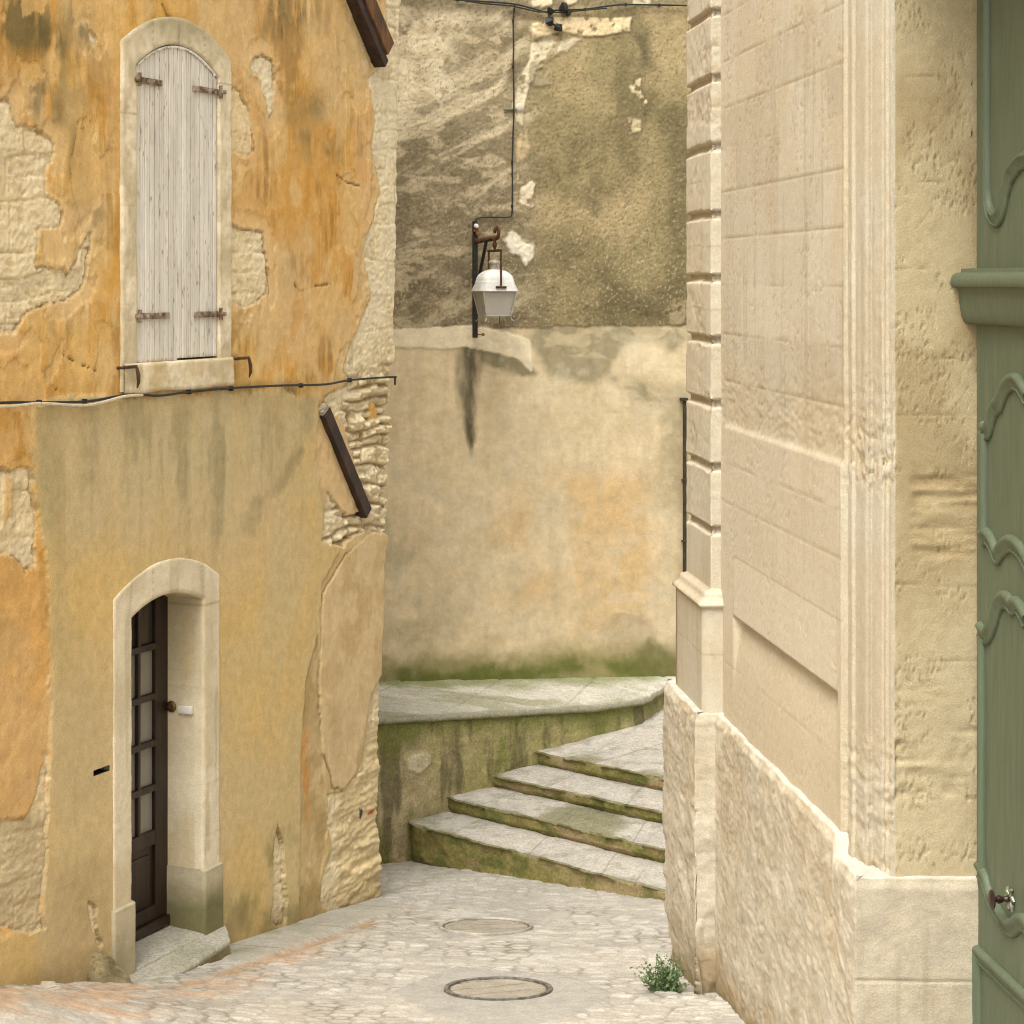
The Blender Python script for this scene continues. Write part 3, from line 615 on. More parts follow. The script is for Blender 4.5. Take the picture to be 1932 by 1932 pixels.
# shutter leaves of narrow boards under the arch
WM = (WU0+WU1)/2
def shutter(u0, u1, seed, sag):
    uu = np.linspace(u0, u1, 150); vv = np.linspace(0, 1, 90)
    U2, V2 = np.meshgrid(uu, vv, indexing='ij')
    hw = (WU1-WU0)/2; zt = WZS+(WZT-WZS)*(1-((U2-WM)/hw)**2)-.012
    Z2 = 4.05+sag+(zt-4.05-sag)*V2
    pw = .0585; f = ((U2-u0)/pw) % 1; kk = np.floor((U2-u0)/pw)
    dgr = np.minimum(f, 1-f)*pw
    half = np.minimum(np.abs(f-.5)*pw, 9)
    o = .030-.008*ss(.005, .001, dgr)-.0015*ss(.003, .001, half)+.003*(_h(kk, kk*0, seed)-.5)
    c = np.broadcast_to(AV(244, 237, 222), U2.shape+(3,)).copy()
    c = c*(.93+.12*_h(kk, kk*0, seed+1))[..., None]
    c = mixc(c, AV(214, 205, 190), .35*ss(.5, .72, fbm(U2*30, Z2*1.2, 4, seed)))
    c = mixc(c, AV(160, 136, 100), .55*ss(.62, .75, fbm(U2*60, Z2*5, 4, seed+2))*ss(.022, .004, dgr))
    c = mixc(c, AV(128, 106, 76), .85*ss(.005, .001, dgr)*(.45+.55*vn(U2*50, Z2*9, seed+3)))
    c = mixc(c, AV(170, 150, 118), .5*ss(.003, .001, half)*ss(.45, .6, vn(U2*40, Z2*6, seed+5)))
    c = mixc(c, AV(140, 116, 80), .7*ss(.74, .80, fbm(U2*70, Z2*24, 3, seed+6)))
    c = mixc(c, AV(248, 242, 230), .6*ss(.5, .7, fbm(U2*6, Z2*2, 3, seed+4)))
    P = np.stack([XA+U2*SA+LN.x*o, YA+U2*CA+LN.y*o, Z2], -1)
    ob = grid('shutter', P, c, M_shutter, house)
    md = ob.modifiers.new('thickness', 'SOLIDIFY'); md.thickness = .03; md.offset = -1
    return ob
shl = shutter(WU0+.008, WM-.002, 160, 0); shr = shutter(WM+.002, WU1-.008, 170, .012)
def hinge(leaf, ua_, ub, z, drop):
    m = MB(); mid = (ua_+ub)/2
    m.box(LP(mid, z, .040), (abs(ub-ua_), .012, .042), (LD, LN, Vector((0, 0, 1))), .003)
    out = ua_
    m.tube([LP(out, z-.045, .065), LP(out, z+.045, .065)], .014, 10); m.box(LP(out-.015*(1 if ub > ua_ else -1), z+.0, .055), (.05, .07, .03), (LD, LN, Vector((0, 0, 1))), .003)
    s = 1 if ub > ua_ else -1
    for k in range(4): m.lathe([(.009, 0), (.009, .004), (.004, .007)], LP(ua_+s*(.07+.065*k), z+.006*(-1)**k, .046), n=8, ax=(LD, Vector((0, 0, 1)), LN))
    m.build('hinge', M_rusthinge, leaf, True)
for z, lb, rb in ((5.955, 1.74, 2.145), (4.362, 1.83, 2.165)):
    hinge(shl, 1.43, lb, z, 0); hinge(shr, 2.47, rb, z, 0)
# torn strip of paint and mastic along the arch
m = MB(); V = []; F = []; n = 70; rg = random.Random(5)
for i in range(n+1):
    k = -0.97+1.9*i/n; hw = (WU1-WU0)/2; u = WM+hw*k; zt = WZS+(WZT-WZS)*(1-k*k)-.004
    d = .008+.014*rg.random()
    V += [LP(u, zt, .028), LP(u, zt-d, .034), LP(u, zt, .046), LP(u, zt-d+.004, .042)]
for i in range(n):
    a = i*4; F += [(a, a+4, a+5, a+1), (a+2, a+3, a+7, a+6), (a, a+2, a+6, a+4), (a+1, a+5, a+7, a+3)]
m.faces(V, F); m.build('arch_seal', M_paper, house)
# hooks that hold the shutters open
for u, z, s, l in ((LW(214, 694)[0], LW(214, 694)[1], 1, .13), (LW(431, 677)[0], LW(431, 677)[1], 1, .13)):
    m = MB(); m.tube([LP(u, z, .0), LP(u, z, .09)], .010, 8); m.box(LP(u+.07, z+.004, .085), (.16, .014, .022), (LD, LN, Vector((0, 0, 1))), .003)
    m.tube([LP(u+.14, z, .09), LP(u+.145, z-.05, .10), LP(u+.155, z-.10, .095), LP(u+.16, z-.14, .08)], [.010, .014, .012, .004], 8)
    m.build('shutter_hook', M_darkrust, house, True)

# glazed door leaf, set back in the opening
RD = -.25
door = None
m = MB()
ax = (LD, LN, Vector((0, 0, 1)))
L0, L1 = DU0-.04, DU1+.02
def dbox(m, u0, u1, z0, z1, o0, o1, bev=.004): m.box(LP((u0+u1)/2, (z0+z1)/2, (o0+o1)/2), (u1-u0, o1-o0, z1-z0), ax, bev)
ZT = 2.55
dbox(m, L1-.178, L1, .09, ZT, RD-.05, RD); dbox(m, L0, L0+.15, .09, ZT, RD-.05, RD)       # stiles
dbox(m, L0+.15, L1-.178, .62, .72, RD-.05, RD-.001); dbox(m, L0+.15, L1-.178, .09, .19, RD-.05, RD-.001)
dbox(m, L0+.15, L1-.178, .19, .62, RD-.05, RD-.022)
dbox(m, L0+.21, L1-.235, .25, .56, RD-.03, RD-.008, .010)
door = m.build('door', M_doorwood, house)
m = MB(); dbox(m, L0-.02, L1, .02, .085, RD-.06, RD+.03, .004); m.build('threshold', M_doorwood, house)
rows = [.72, 1.02, 1.335, 1.665, 2.02, 2.55]
pw_ = (L1-.178-L0-.15-.064)/3; pu = [(L0+.15+k*(pw_+.032), L0+.15+k*(pw_+.032)+pw_) for k in range(3)]
for a, b_ in zip(rows[:-1], rows[1:]):
    for p0, p1 in pu:
        g = MB(); dbox(g, p0-.005, p1+.005, a+.0, b_, RD-.036, RD-.030, 0); g.build('glass_pane', M_darkpane if a > 1.9 else M_pane, door)
for z in rows[1:-1]:
    g = MB(); dbox(g, pu[0][0]-.01, pu[2][1]+.01, z-.024, z+.024, RD-.045, RD+.004, .010); g.build('glazing_bar', M_doorwood, door)
for k in (0, 1):
    g = MB(); dbox(g, pu[k][1], pu[k+1][0], .72, 2.5, RD-.044, RD+.002, .010); g.build('glazing_bar', M_doorwood, door)
# doorbell: brass push and white plate on the right reveal
bu = DU1-.004
rax = (LN, Vector((0, 0, 1)), -LD)
pz = 4.6-(1335-530)/4000*15.08
m = MB(); m.lathe([(.040, 0), (.040, .008), (.030, .016), (.014, .018), (.014, .028), (.004, .032)], LP(bu, pz, -.215), n=20, ax=rax); m.build('bell_push', M_brass, house, True)
m = MB(); m.box(LP(bu-.012, pz-.012, -.09), (.115, .055, .028), (LN, Vector((0, 0, 1)), LD), .008); m.build('doorbell', M_white, house, True)
# letter slot: a dark slot through the plaster with an iron rim
m = MB(); dbox(m, SL0-.02, SL1+.02, SLZ-.03, SLZ+.03, -.14, -.05, 0); ls = m.build('mail_slot', M_dark, house)
m = MB()
for z in (SLZ-.019, SLZ+.019): dbox(m, SL0-.005, SL1+.005, z-.004, z+.004, -.02, .034, .001)
m.build('slot_rim', M_iron, ls)

# doorstep slab and the wedge-shaped guard stone
def rough_slab(name, plan, ztop, zbot, label, cat, colf, mat, seed, nsub=70):
    """flat stone over a convex 4-corner plan, top and four sides as one worn sheet"""
    (a, b_, c_, d) = [np.array(p) for p in plan]
    t = np.linspace(0, 1, nsub); skirt = np.linspace(0, 1, 14)
    S = np.concatenate([np.zeros(14), t, np.ones(14)]); D = np.concatenate([1-skirt, np.zeros(nsub), skirt])
    s, r = np.meshgrid(S, S, indexing='ij'); ds_, dr = np.meshgrid(D, D, indexing='ij'); dn = np.maximum(ds_, dr)
    p = (a*(1-s[..., None])+b_*s[..., None])*(1-r[..., None])+(d*(1-s[..., None])+c_*s[..., None])*r[..., None]
    zt = np.array(ztop); zz = (zt[0]*(1-s)+zt[1]*s)*(1-r)+(zt[3]*(1-s)+zt[2]*s)*r
    dep = dn*(zz-zbot)
    e = np.minimum(np.minimum(s, 1-s), np.minimum(r, 1-r))
    zz = zz-dep-.008*ss(.03, 0, e)+.006*(fbm(p[..., 0]*6, p[..., 1]*6, 4, seed)-.5)
    nz_ = .02*(fbm(p[..., 0]*5+dep*3, p[..., 1]*5+dep*7, 3, seed+1)-.5)
    P = np.stack([p[..., 0]+nz_, p[..., 1]+nz_, zz], -1)
    return tag(grid(name, P, colf(p[..., 0], p[..., 1], dn), mat), label, cat)
def stepcol(x, y, dn):
    c = np.broadcast_to(AG(212, 204, 180), x.shape+(3,)).copy(); c = mixc(c, AG(186, 182, 146), .6*ss(.45, .7, fbm(x*4, y*4, 4, 181)))
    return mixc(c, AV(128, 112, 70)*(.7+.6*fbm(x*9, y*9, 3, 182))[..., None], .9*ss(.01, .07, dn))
pl = [(-2.37, 14.0), (-1.985, 14.97), tuple(LP(2.62, 0, -.02)[:2]), tuple(LP(1.15, 0, -.02)[:2])]
rough_slab('doorstep', pl, [-.075, -.045, -.03, -.01], -.55, 'worn stone doorstep slab with a rounded corner below the brown door', 'doorstep', stepcol, M_moss, 183)
rough_slab('threshold_stone', [tuple(LP(DU0-.05, 0, -.4)[:2]), tuple(LP(DU0-.05, 0, .06)[:2]), tuple(LP(DU1+.05, 0, .06)[:2]), tuple(LP(DU1+.05, 0, -.4)[:2])], [.02, -.005, -.02, .015], -.4,
           'flat stone floor inside the door recess behind the doorstep', 'threshold stone', stepcol, M_moss, 187, 30)
m = MB(); tl = Vector((-2.36, 13.82, -.10))
m.hull([LP(.88, .24, 0), LP(1.06, .235, 0), LP(.9, .20, .06), LP(.80, -.1, 0), LP(1.24, -.2, 0), LP(.84, -.1, .10), LP(.98, .22, .05), LP(1.02, .12, .16), tl, tl+Vector((-.05, -.10, .0)), LP(1.22, -.2, .26), tl+Vector((-.03, 0, .05)), LP(.9, -.3, 0), tl+Vector((0, 0, -.3)), LP(1.2, -.4, 0)], 9, .02, 3, .012)
gs = m.build('guard_stone', mat_two('mossy_guard_stone', tuple(AV(104, 92, 56)), tuple(AV(158, 140, 96)), 7, .95, 0, .01, 45), None, True)
tag(gs, 'mossy wedge shaped guard stone left of the brown door', 'guard stone')
# loose rubble at the foot of the wall
rg = random.Random(11)
for i, (px, py, s) in enumerate([(88, 1866, .055), (103, 1869, .075), (118, 1874, .05), (38, 1862, .045), (24, 1868, .03)]):
    yb = 13.1; x = (px-966)/4000*yb; zb = 4.6-(py-530)/4000*yb
    m = MB(); m.hull([Vector((x, yb, zb))+Vector((rg.uniform(-1, 1), rg.uniform(-1, 1), rg.uniform(-.7, .7)))*s for _ in range(14)], 2, .006, i, .004)
    o = m.build('rubble_stone', mat_two('rubble_stone', tuple(AG(226, 212, 186)), tuple(AG(206, 186, 150)), 10, .95, 0, .004), None, True)
    tag(o, ['small pale stone at the left end of the rubble pile', 'largest pale stone lying in the rubble pile by the wall', 'pale stone at the right end of the rubble pile', 'brownish pebble against the wall left of the rubble pile', 'tiny pebble nearest the left edge of the photo'][i], 'stone', 'loose rubble at the foot of the ochre wall')

# two slanting timbers on the corner of the house
def timber(name, a, b_, w, d, mat, label, faces=None):
    A_, B_ = LP(*LW(*a), 0), LP(*LW(*b_), 0); dr = (B_-A_).normalized(); up = LN.cross(dr).normalized()
    t = thing(name, label, 'timber', A_+LN*.05)
    m = MB(); c_ = (A_+B_)/2; m.box(c_+LN*(d/2-.02), ((B_-A_).length, d, w), (dr, LN, up), .008); m.build('beam', mat, t)
    if faces:   # the beam's lit upper side, painted as a separate lighter piece
        if up.dot(LD) < 0: up = -up
        m = MB(); m.box(c_+LN*(d/2+.0)+up*(w/2+faces/2)-dr*.03, ((B_-A_).length-.06, d, faces), (dr, LN, up), .008); m.build('lit_side', M_beam_lit, t)
    return t, A_, B_, dr, up
t, a, b_, dr, up = timber('timber', (626, -60), (704, 122), .085, .15, M_beam, 'short reddish brown timber slanting at the top corner of the ochre house', .155)
t, a, b_, dr, up = timber('timber', (601, 776), (681, 968), .115, .10, M_beam, 'dark slanting timber below the cable at the corner of the ochre house')
m = MB(); m.hull([a-dr*.02+LN*k*.1+up*s*.07+dr*e*.05 for k in (0, .8) for s in (-.8, .6) for e in (-.8, .5)], 2, .012, 2, .01)
m.build('end_plaster', mat_two('grey_mortar', tuple(AV(150, 138, 112)), tuple(AV(190, 176, 146)), 12, .95, 0, .006), t, True)

# cables across the ochre house
def cable(name, pts, r, mat, label, P, out, group=None, clips=(), clipname='clip', n=6):
    w = [P(*(LW(*p) if P is LP else BW(*p)), out) for p in pts]
    t = thing(name, label, 'cable', w[0], group)
    ds_ = []
    for i in range(len(w)-1):
        p0, p1, p2, p3 = w[max(i-1, 0)], w[i], w[i+1], w[min(i+2, len(w)-1)]
        for k in range(6):
            s = k/6; ds_.append(.5*((2*p1)+(p2-p0)*s+(2*p0-5*p1+4*p2-p3)*s*s+(3*p1-p0-3*p2+p3)*s**3))
    ds_.append(w[-1])
    m = MB(); m.tube(ds_, r, n); m.build('strand', mat, t, True)
    for cpt in clips:
        c_ = P(*(LW(*cpt) if P is LP else BW(*cpt)), out-.005); m = MB()
        m.box(c_, (.014, .04, .034), (LD if P is LP else BD, LN if P is LP else BN, Vector((0, 0, 1))), .006); m.build(clipname, M_cable, t)
    return t
cable('wall_cable', [(-150, 766), (0, 759), (56, 759), (148, 757), (216, 746), (256, 745), (288, 746), (344, 739), (424, 732), (520, 727), (600, 725), (648, 717), (728, 711), (733, 714), (733, 726)], .0085, M_cable,
      'thin black cable running across the ochre house under the shuttered window', LP, .06, None, [(60, 759), (146, 757), (344, 739), (424, 733), (556, 727), (648, 717)])
cable('wall_cable', [(-150, 772), (0, 766), (60, 761), (148, 764), (216, 748), (252, 745)], .010, M_wcable,
      'cream coloured cable sagging just under the black one at the left', LP, .07, None, [])

# ------------------------------------------------------------------ the building closing the view
rear = thing('rear_building', 'building closing the lane with dark weathered render above and tan plaster below', 'building', BP(1, -.2))
ss_ = np.concatenate([np.linspace(-4, -.55, 8), np.arange(-.5, 3.6, .0115), np.linspace(3.7, 7, 8)])
zs = np.concatenate([np.linspace(-1.5, .2, 5), np.arange(.22, 7.65, .0122), np.linspace(7.8, 9.6, 6)])
U, Z = np.meshgrid(ss_, zs, indexing='ij')
nz = .10*(fbm(U*3, Z*3, 4, 201)-.5)+.04*(fbm(U*15, Z*15, 3, 202)-.5)
def rg_(pts, soft=.06, w=1): return ss(-soft, soft, sdpoly(U, Z, BWs(pts))+nz*w)
B = lambda px, py: BW(px, py)
zb = B(1000, 613)[1]
# lower plaster
c = np.broadcast_to(AV(209, 187, 145), U.shape+(3,)).copy()
c = mixc(c, AV(216, 192, 148), ss(.4, .65, fbm(U*1.1, Z*1.1, 4, 203))); c = mixc(c, AV(200, 176, 130), .6*ss(.45, .7, fbm(U*2.6, Z*2.6, 4, 204)))
c = mixc(c, AV(208, 170, 108), .8*rg_([(960, 960), (1060, 890), (1215, 900), (1220, 1040), (1218, 1190), (1060, 1210), (990, 1150), (900, 1080)], .28)*ss(.25, .55, fbm(U*1.6, Z*1.8, 4, 205)))
c = mixc(c, AV(206, 170, 110), .5*rg_([(1060, 900), (1218, 905), (1222, 1180), (1100, 1190)], .03, .2))
c = mixc(c, AV(168, 154, 112), .45*rg_([(720, 1130), (830, 1110), (880, 1180), (800, 1230), (700, 1230)], .2)*ss(.35, .65, fbm(U*3, Z*4, 4, 206)))
c = mixc(c, AV(160, 150, 114), .5*rg_([(700, 980), (760, 960), (790, 1060), (740, 1100), (700, 1100)], .15)*ss(.4, .65, fbm(U*4, Z*4, 4, 207)))
wv = fbm(U*2.2+1.5*fbm(U*1.5, Z*1.5, 3, 208), Z*6+2*fbm(U*2, Z*2, 3, 209), 5, 210)
c = mixc(c, AV(142, 130, 94), np.clip(rg_([(1020, 600), (1310, 600), (1310, 640), (1260, 660), (1240, 640), (1180, 650), (1150, 690), (1120, 725), (1040, 700), (1000, 640)], .10)*(.45+1.0*ss(.4, .6, wv)), 0, .85))
c = mixc(c, AV(140, 128, 92), np.clip(rg_([(1150, 705), (1240, 730), (1310, 720), (1310, 775), (1260, 770), (1190, 745)], .12)*(.4+.9*ss(.4, .6, wv)), 0, .8))
c = mixc(c, AV(156, 142, 104), .7*rg_([(1215, 760), (1310, 760), (1310, 1000), (1262, 950), (1230, 850)], .3)*ss(.3, .6, fbm(U*3, Z*2, 4, 211)))
c = mixc(c, AV(112, 102, 66), np.clip(.95*rg_([(905, 652), (940, 668), (990, 685), (1008, 705), (985, 708), (935, 690), (905, 680)], .05, .8), 0, .8))
c = mixc(c, AV(224, 204, 164), .6*rg_([(1165, 655), (1200, 640), (1255, 645), (1262, 690), (1230, 700), (1180, 700)], .08))
c = capc(c, 1.32)
# drip below the lamp bracket
ux, _ = B(885, 700); zt, zbm = B(885, 648)[1], B(885, 862)[1]
t = np.clip((zt-Z)/(zt-zbm), 0, 1.2); wdt = .14*np.clip(1.15*np.clip(1-t, 0, 1)**.7, 0, 1)*ss(-.02, .08, zt-Z+.02)+.006
drip = ss(1.5, .15, np.abs(U-ux-.02*np.sin(Z*5))/wdt+.7*(fbm(U*20, Z*6, 3, 212)-.5))*ss(-.03, .05, zt-Z)*ss(1.05, .85, t)
c = mixc(c, AV(92, 84, 54), .95*drip*(.75+.35*fbm(U*30, Z*8, 4, 238)))
c = mixc(c, AV(204, 186, 146), .25*ss(.5, .7, fbm(U*11, Z*2.2, 5, 239))); c = mixc(c, AV(236, 220, 184), .3*ss(.55, .72, fbm(U*5, Z*8, 5, 240)))
H = .012+.007*(fbm(U*4, Z*4, 4, 213)-.5)+.003*(fbm(U*30, Z*30, 2, 214)-.5)
# repaired patch low on the right
pt = rg_([(1130, 1185), (1165, 1155), (1210, 1150), (1235, 1165), (1240, 1230), (1200, 1250), (1150, 1220)], .05, 1.6)
c = mixc(c, AV(196, 174, 132), .6*pt); H = H+.005*pt
# upper weathered render
up_edge = zb-.02+.05*(fbm(U*3, U*0, 4, 215)-.5)+.03*(fbm(U*14, U*0, 3, 216)-.5)
up = ss(-.008, .008, Z-up_edge-.07*ss(B(1010, 600)[0], B(900, 600)[0], U)*0)
g1 = fbm(U*24, Z*24, 4, 217); g2 = fbm(U*2, Z*2, 7, 218, .58)
flow = fbm((U*.86+Z*.5)*1.3+1.2*g2, (-U*.45+Z*.86)*6.5+1.6*fbm(U*1.2, Z*1.2, 3, 219), 7, 220, .62)
cu = np.broadcast_to(AV(156, 139, 102), U.shape+(3,)).copy()
cu = mixc(cu, AV(132, 116, 82), .7*ss(.45, .65, g2))
left = ss(B(1040, 300)[0], B(960, 300)[0], U)
olive = mixc(np.broadcast_to(AV(156, 139, 91), U.shape+(3,)), AV(178, 156, 106), ss(.42, .66, fbm(U*1.5, Z*1.5, 4, 221)))
olive = mixc(olive, AV(122, 108, 68), .75*ss(.5, .72, fbm(U*2.2+4, Z*1.4, 4, 222)))
olive = mixc(olive, AV(104, 92, 58), .6*rg_([(1000, 440), (1130, 460), (1200, 540), (1300, 520), (1300, 620), (980, 620)], .25)*ss(.3, .6, g2))
olive = mixc(olive, AV(100, 90, 58), .8*rg_([(1195, 60), (1225, 60), (1225, 240), (1200, 240)], .10)*ss(.35, .6, fbm(U*6, Z*3, 3, 224)))
olive = mixc(olive, AV(112, 100, 62), .7*rg_([(1255, 200), (1300, 200), (1300, 620), (1262, 620)], .10))
cu = np.clip(mixc(cu, olive, 1-left)*1.08, 0, .85)
# pale flow marks over the left half, heavier to the top left
vz = ss(B(900, 420)[1], B(900, 120)[1], Z); vx = ss(B(960, 200)[0], B(740, 200)[0], U)
cl = capc(AV(222, 202, 160), 1.12)
cu = mixc(cu, cl, np.clip(left*ss(.54-.22*vz*vx-.04*vz, .76-.18*vz*vx, flow)*(.55+.45*vz), 0, .92))
cu = mixc(cu, capc(AV(230, 211, 170), 1.12), .85*rg_([(735, 24), (820, 16), (900, 20), (965, 24), (962, 52), (930, 40), (880, 44), (850, 75), (842, 150), (862, 170), (838, 210), (790, 200), (760, 250), (735, 260)], .12, 1.3)*ss(.25, .45, fbm(U*5, Z*5, 4, 225)))
cu = mixc(cu, AV(212, 190, 146), .75*left*ss(.5, .68, fbm(U*5+2+1.5*g2, Z*11, 5, 226)))
cu = mixc(cu, AV(106, 92, 66), .5*left*ss(.5, .35, flow)*ss(B(800, 300)[1], B(800, 560)[1], Z))
cu = mixc(cu, AV(150, 134, 96), .9*rg_([(735, -20), (1300, -20), (1300, 8), (1110, 14), (960, 14), (840, 12), (735, 10)], .03))
# pebbles showing through the lime
pb = fbm(U*52, Z*52, 2, 227); cu = mixc(cu, AV(214, 190, 144), .55*ss(.70, .80, pb)*(.3+.7*ss(B(800, 200)[1], B(800, 520)[1], Z))); cu = mixc(cu, AV(96, 80, 52), .5*ss(.32, .22, pb))
Hu = .003*(g1-.5)+.022*(g2-.5)+.009*(fbm(U*50, Z*50, 2, 228)-.5)
# bare stones and lime patches
def patch(pts, rgb, h, soft=.012, w=.5, a=1, var=.25):
    global cu, Hu
    m = rg_(pts, soft*1.3, w*1.5+.3)*a*ss(.22, .46, fbm(U*14, Z*14, 5, 236))
    cu = mixc(cu, capc(AV(*rgb), 1.2)*(1-var/2+var*fbm(U*9, Z*9, 4, 229))[..., None], m); Hu = Hu+.6*h*m+.010*m*(fbm(U*16, Z*22, 4, 230)-.5)
    e = blob(sdpoly(U, Z, BWs(pts))+nz*w, 0, (-.004, 0), .012, 1)*a; cu = mixc(cu, AV(110, 92, 58), .35*e)
patch([(1000, 52), (1015, 44), (1040, 62), (1100, 72), (1075, 98), (1040, 112), (1005, 140), (990, 190), (985, 240), (972, 230), (965, 200), (980, 150), (998, 110)], (222, 206, 168), .012)
patch([(1002, 45), (1030, 40), (1040, 33), (1090, 29), (1140, 33), (1188, 34), (1186, 60), (1115, 72), (1060, 62), (1000, 80)], (228, 202, 152), .022, .008, .25)
patch([(1003, 66), (1058, 66), (1058, 78), (1003, 78)], (164, 148, 108), .01, .008, .3)
patch([(1020, 88), (1052, 88), (1048, 105), (1022, 106)], (206, 182, 136), .01, .01, .4, .8)
patch([(1000, 120), (1022, 116), (1040, 130), (1042, 160), (998, 164)], (166, 150, 112), .012, .01, .4, .8)
patch([(975, 300), (982, 250), (976, 300), (979, 340), (972, 344), (974, 320)], (214, 194, 150), .008, .01, .4)
patch([(975, 262), (990, 235), (996, 280), (984, 302), (974, 298)], (208, 180, 132), .010, .02, .6, .7)
patch([(972, 388), (980, 352), (1002, 338), (1014, 334), (1008, 360), (1006, 392), (990, 400), (975, 384)], (222, 204, 166), .022)
patch([(950, 455), (962, 440), (974, 446), (988, 458), (1003, 466), (1002, 486), (990, 502), (980, 482), (962, 476)], (228, 216, 188), .025)
patch([(1184, 228), (1206, 226), (1210, 250), (1188, 252)], (206, 186, 142), .01, .012, .5, .8)
patch([(1198, 152), (1206, 150), (1206, 164), (1200, 168)], (220, 204, 160), .01, .008, .4)
for px, py in ((1205, 176), (1210, 184), (1216, 192), (1196, 170)): patch([(px-5, py-5), (px+4, py-6), (px+5, py+5), (px-4, py+4)], (218, 198, 152), .006, .008, .5, .9)
for x0, x1 in ((1000, 1042), (1065, 1092), (1190, 1225)): patch([(x0, -40), (x1, -40), (x1-3, 8), (x0+4, 10)], (224, 206, 164), .015, .01, .6)
patch([(1258, 590), (1272, 568), (1290, 575), (1290, 610), (1268, 618)], (168, 150, 108), .02, .02, .8, .8)
c = mixc(c, cu, up); H = H*(1-up)+up*(.020+Hu)
# lime-washed band left just under the dark render
lb = rg_([(700, 616), (880, 610), (905, 616), (960, 632), (998, 640), (1003, 668), (1000, 700), (970, 672), (930, 664), (880, 656), (740, 656), (700, 660)], .012, .6)*(1-up)
c = mixc(c, AV(228, 210, 172)*(.9+.2*fbm(U*6, Z*6, 4, 231))[..., None], lb*.92); c = np.where(lb[..., None] > .5, capc(c, 1.25), c); H = H+.008*lb
# moss along the foot
zf = np.interp(U, [-.5, 3.4], [.56, .38]); f = Z-zf
bw2 = .20+.12*fbm(U*1.6, U*0, 3, 232)+.10*ss(B(1000, 1250)[0], B(1060, 1250)[0], U)
c = mixc(c, AV(158, 148, 84), .85*ss(bw2*1.35, bw2*.45, f+.18*(fbm(U*6, Z*6, 6, 233, .6)-.5)))
c = mixc(c, AV(116, 122, 40), .95*ss(bw2*.8, bw2*.2, f+.18*(fbm(U*8, Z*8, 6, 234, .62)-.5))*ss(.25, .55, fbm(U*2.5, Z*3, 4, 235)))
c = mixc(c, AV(126, 122, 60), .8*rg_([(1200, 1225), (1225, 1205), (1280, 1240), (1290, 1280), (1200, 1280)], .07))
P = np.stack([BO.x+U*BD.x+BN.x*H, BO.y+U*BD.y+BN.y*H, Z], -1)
grid('wall', P, c, M_rear, rear)
q = lambda s, o: tuple(BP(s, 0, o)[:2])
b = MB(); b.prism([q(-4, -.05), q(-4, -6), q(7, -6), q(7, -.05)], -1.5, 9.55); b.build('shell', M_shell, rear)
b = MB(); r = [BP(-4.2, 9.6, .3), BP(7.2, 9.6, .3), BP(7.2, 9.6, -6.3), BP(-4.2, 9.6, -6.3), BP(-4.2, 11, -3), BP(7.2, 11, -3)]
b.faces(r, [(0, 1, 5, 4), (2, 3, 4, 5), (0, 4, 3), (1, 2, 5), (0, 3, 2, 1)]); b.build('roof', M_roof, rear)

# added dark strip painting the shadowed gap beside the right-hand pier
s0, zt = BW(1288, 756); _, zb_ = BW(1288, 1290)
t = thing('gap_strip', 'thin dark strip standing for the shadowed gap between the tan plaster and the stone pier', 'shadow gap', BP(s0, zb_, .05))
m = MB(); m.tube([BP(s0, zb_-.1, .05), BP(s0, zt, .05)], .020, 12); m.build('shade_strip', M_gap, t, True)
m = MB(); m.box(BP(s0-.01, zt+.02, .05), (.07, .08, .03), (BD, BN, Vector((0, 0, 1))), .008); m.build('cap', M_gap, t)
for py in (905, 1020):
    m = MB(); m.box(BP(s0, BW(1288, py)[1], .045), (.05, .06, .02), (BD, BN, Vector((0, 0, 1))), .006); m.build('collar', M_gap, t)

# ------------------------------------------------------------------ raised ledge with its mossy retaining wall
lp = np.array([(-2.1, 18.6, .63), (-1.23, 19.4, .60), (-1.11, 19.51, .583), (-.28, 20.27, .475), (.76, 21.2, .345), (1.325, 21.72, .31), (1.57, 22.35, .31), (2.0, 23.3, .31)])
ld = densify([tuple(p) for p in lp], .014); n = len(ld)
h = np.gradient(ld[:, :2], axis=0); h /= np.linalg.norm(h, axis=1)[:, None]; nrm = np.stack([h[:, 1], -h[:, 0]], 1)
kx = np.ones(9)/9; nrm = np.stack([np.convolve(np.pad(nrm[:, i], 4, 'edge'), kx, 'valid') for i in (0, 1)], 1)
S = np.concatenate([[0], np.cumsum(np.linalg.norm(np.diff(ld[:, :2], axis=0), axis=1))])
nv = 120; v = np.linspace(0, 1, nv)
zv = -1.1+(ld[:, 2][:, None]-.065+1.1)*v[None]
SS = np.broadcast_to(S[:, None], zv.shape); fz = zv-gz(ld[:, 1])[:, None]; top = ld[:, 2][:, None]-zv
hh = .030*(fbm(SS*4, zv*4, 4, 241)-.5)+.014*(fbm(SS*16, zv*18, 3, 242)-.5)
cw = np.broadcast_to(AV(176, 158, 110), zv.shape+(3,)).copy()
cw = mixc(cw, AV(200, 178, 132), ss(.4, .65, fbm(SS*2.2, zv*2.5, 4, 243))*ss(2.2, .8, SS)); cw = mixc(cw, AV(160, 150, 84), .85*ss(.38, .62, fbm(SS*2.6, zv*1.1, 4, 244))*ss(.9, 1.7, SS))
cw = mixc(cw, AV(112, 116, 42), .9*ss(.30, .06, top+.22*(fbm(SS*3.2, zv*2.2, 4, 245)-.5))*ss(.3, .7, SS*.3+.3)); cw = mixc(cw, AV(86, 80, 44), .7*ss(.52, .72, fbm(SS*7, zv*1.2, 4, 246)))
cw = mixc(cw, AV(124, 124, 52), .8*ss(.55, .7, fbm(SS*4, zv*1.3, 4, 247)))
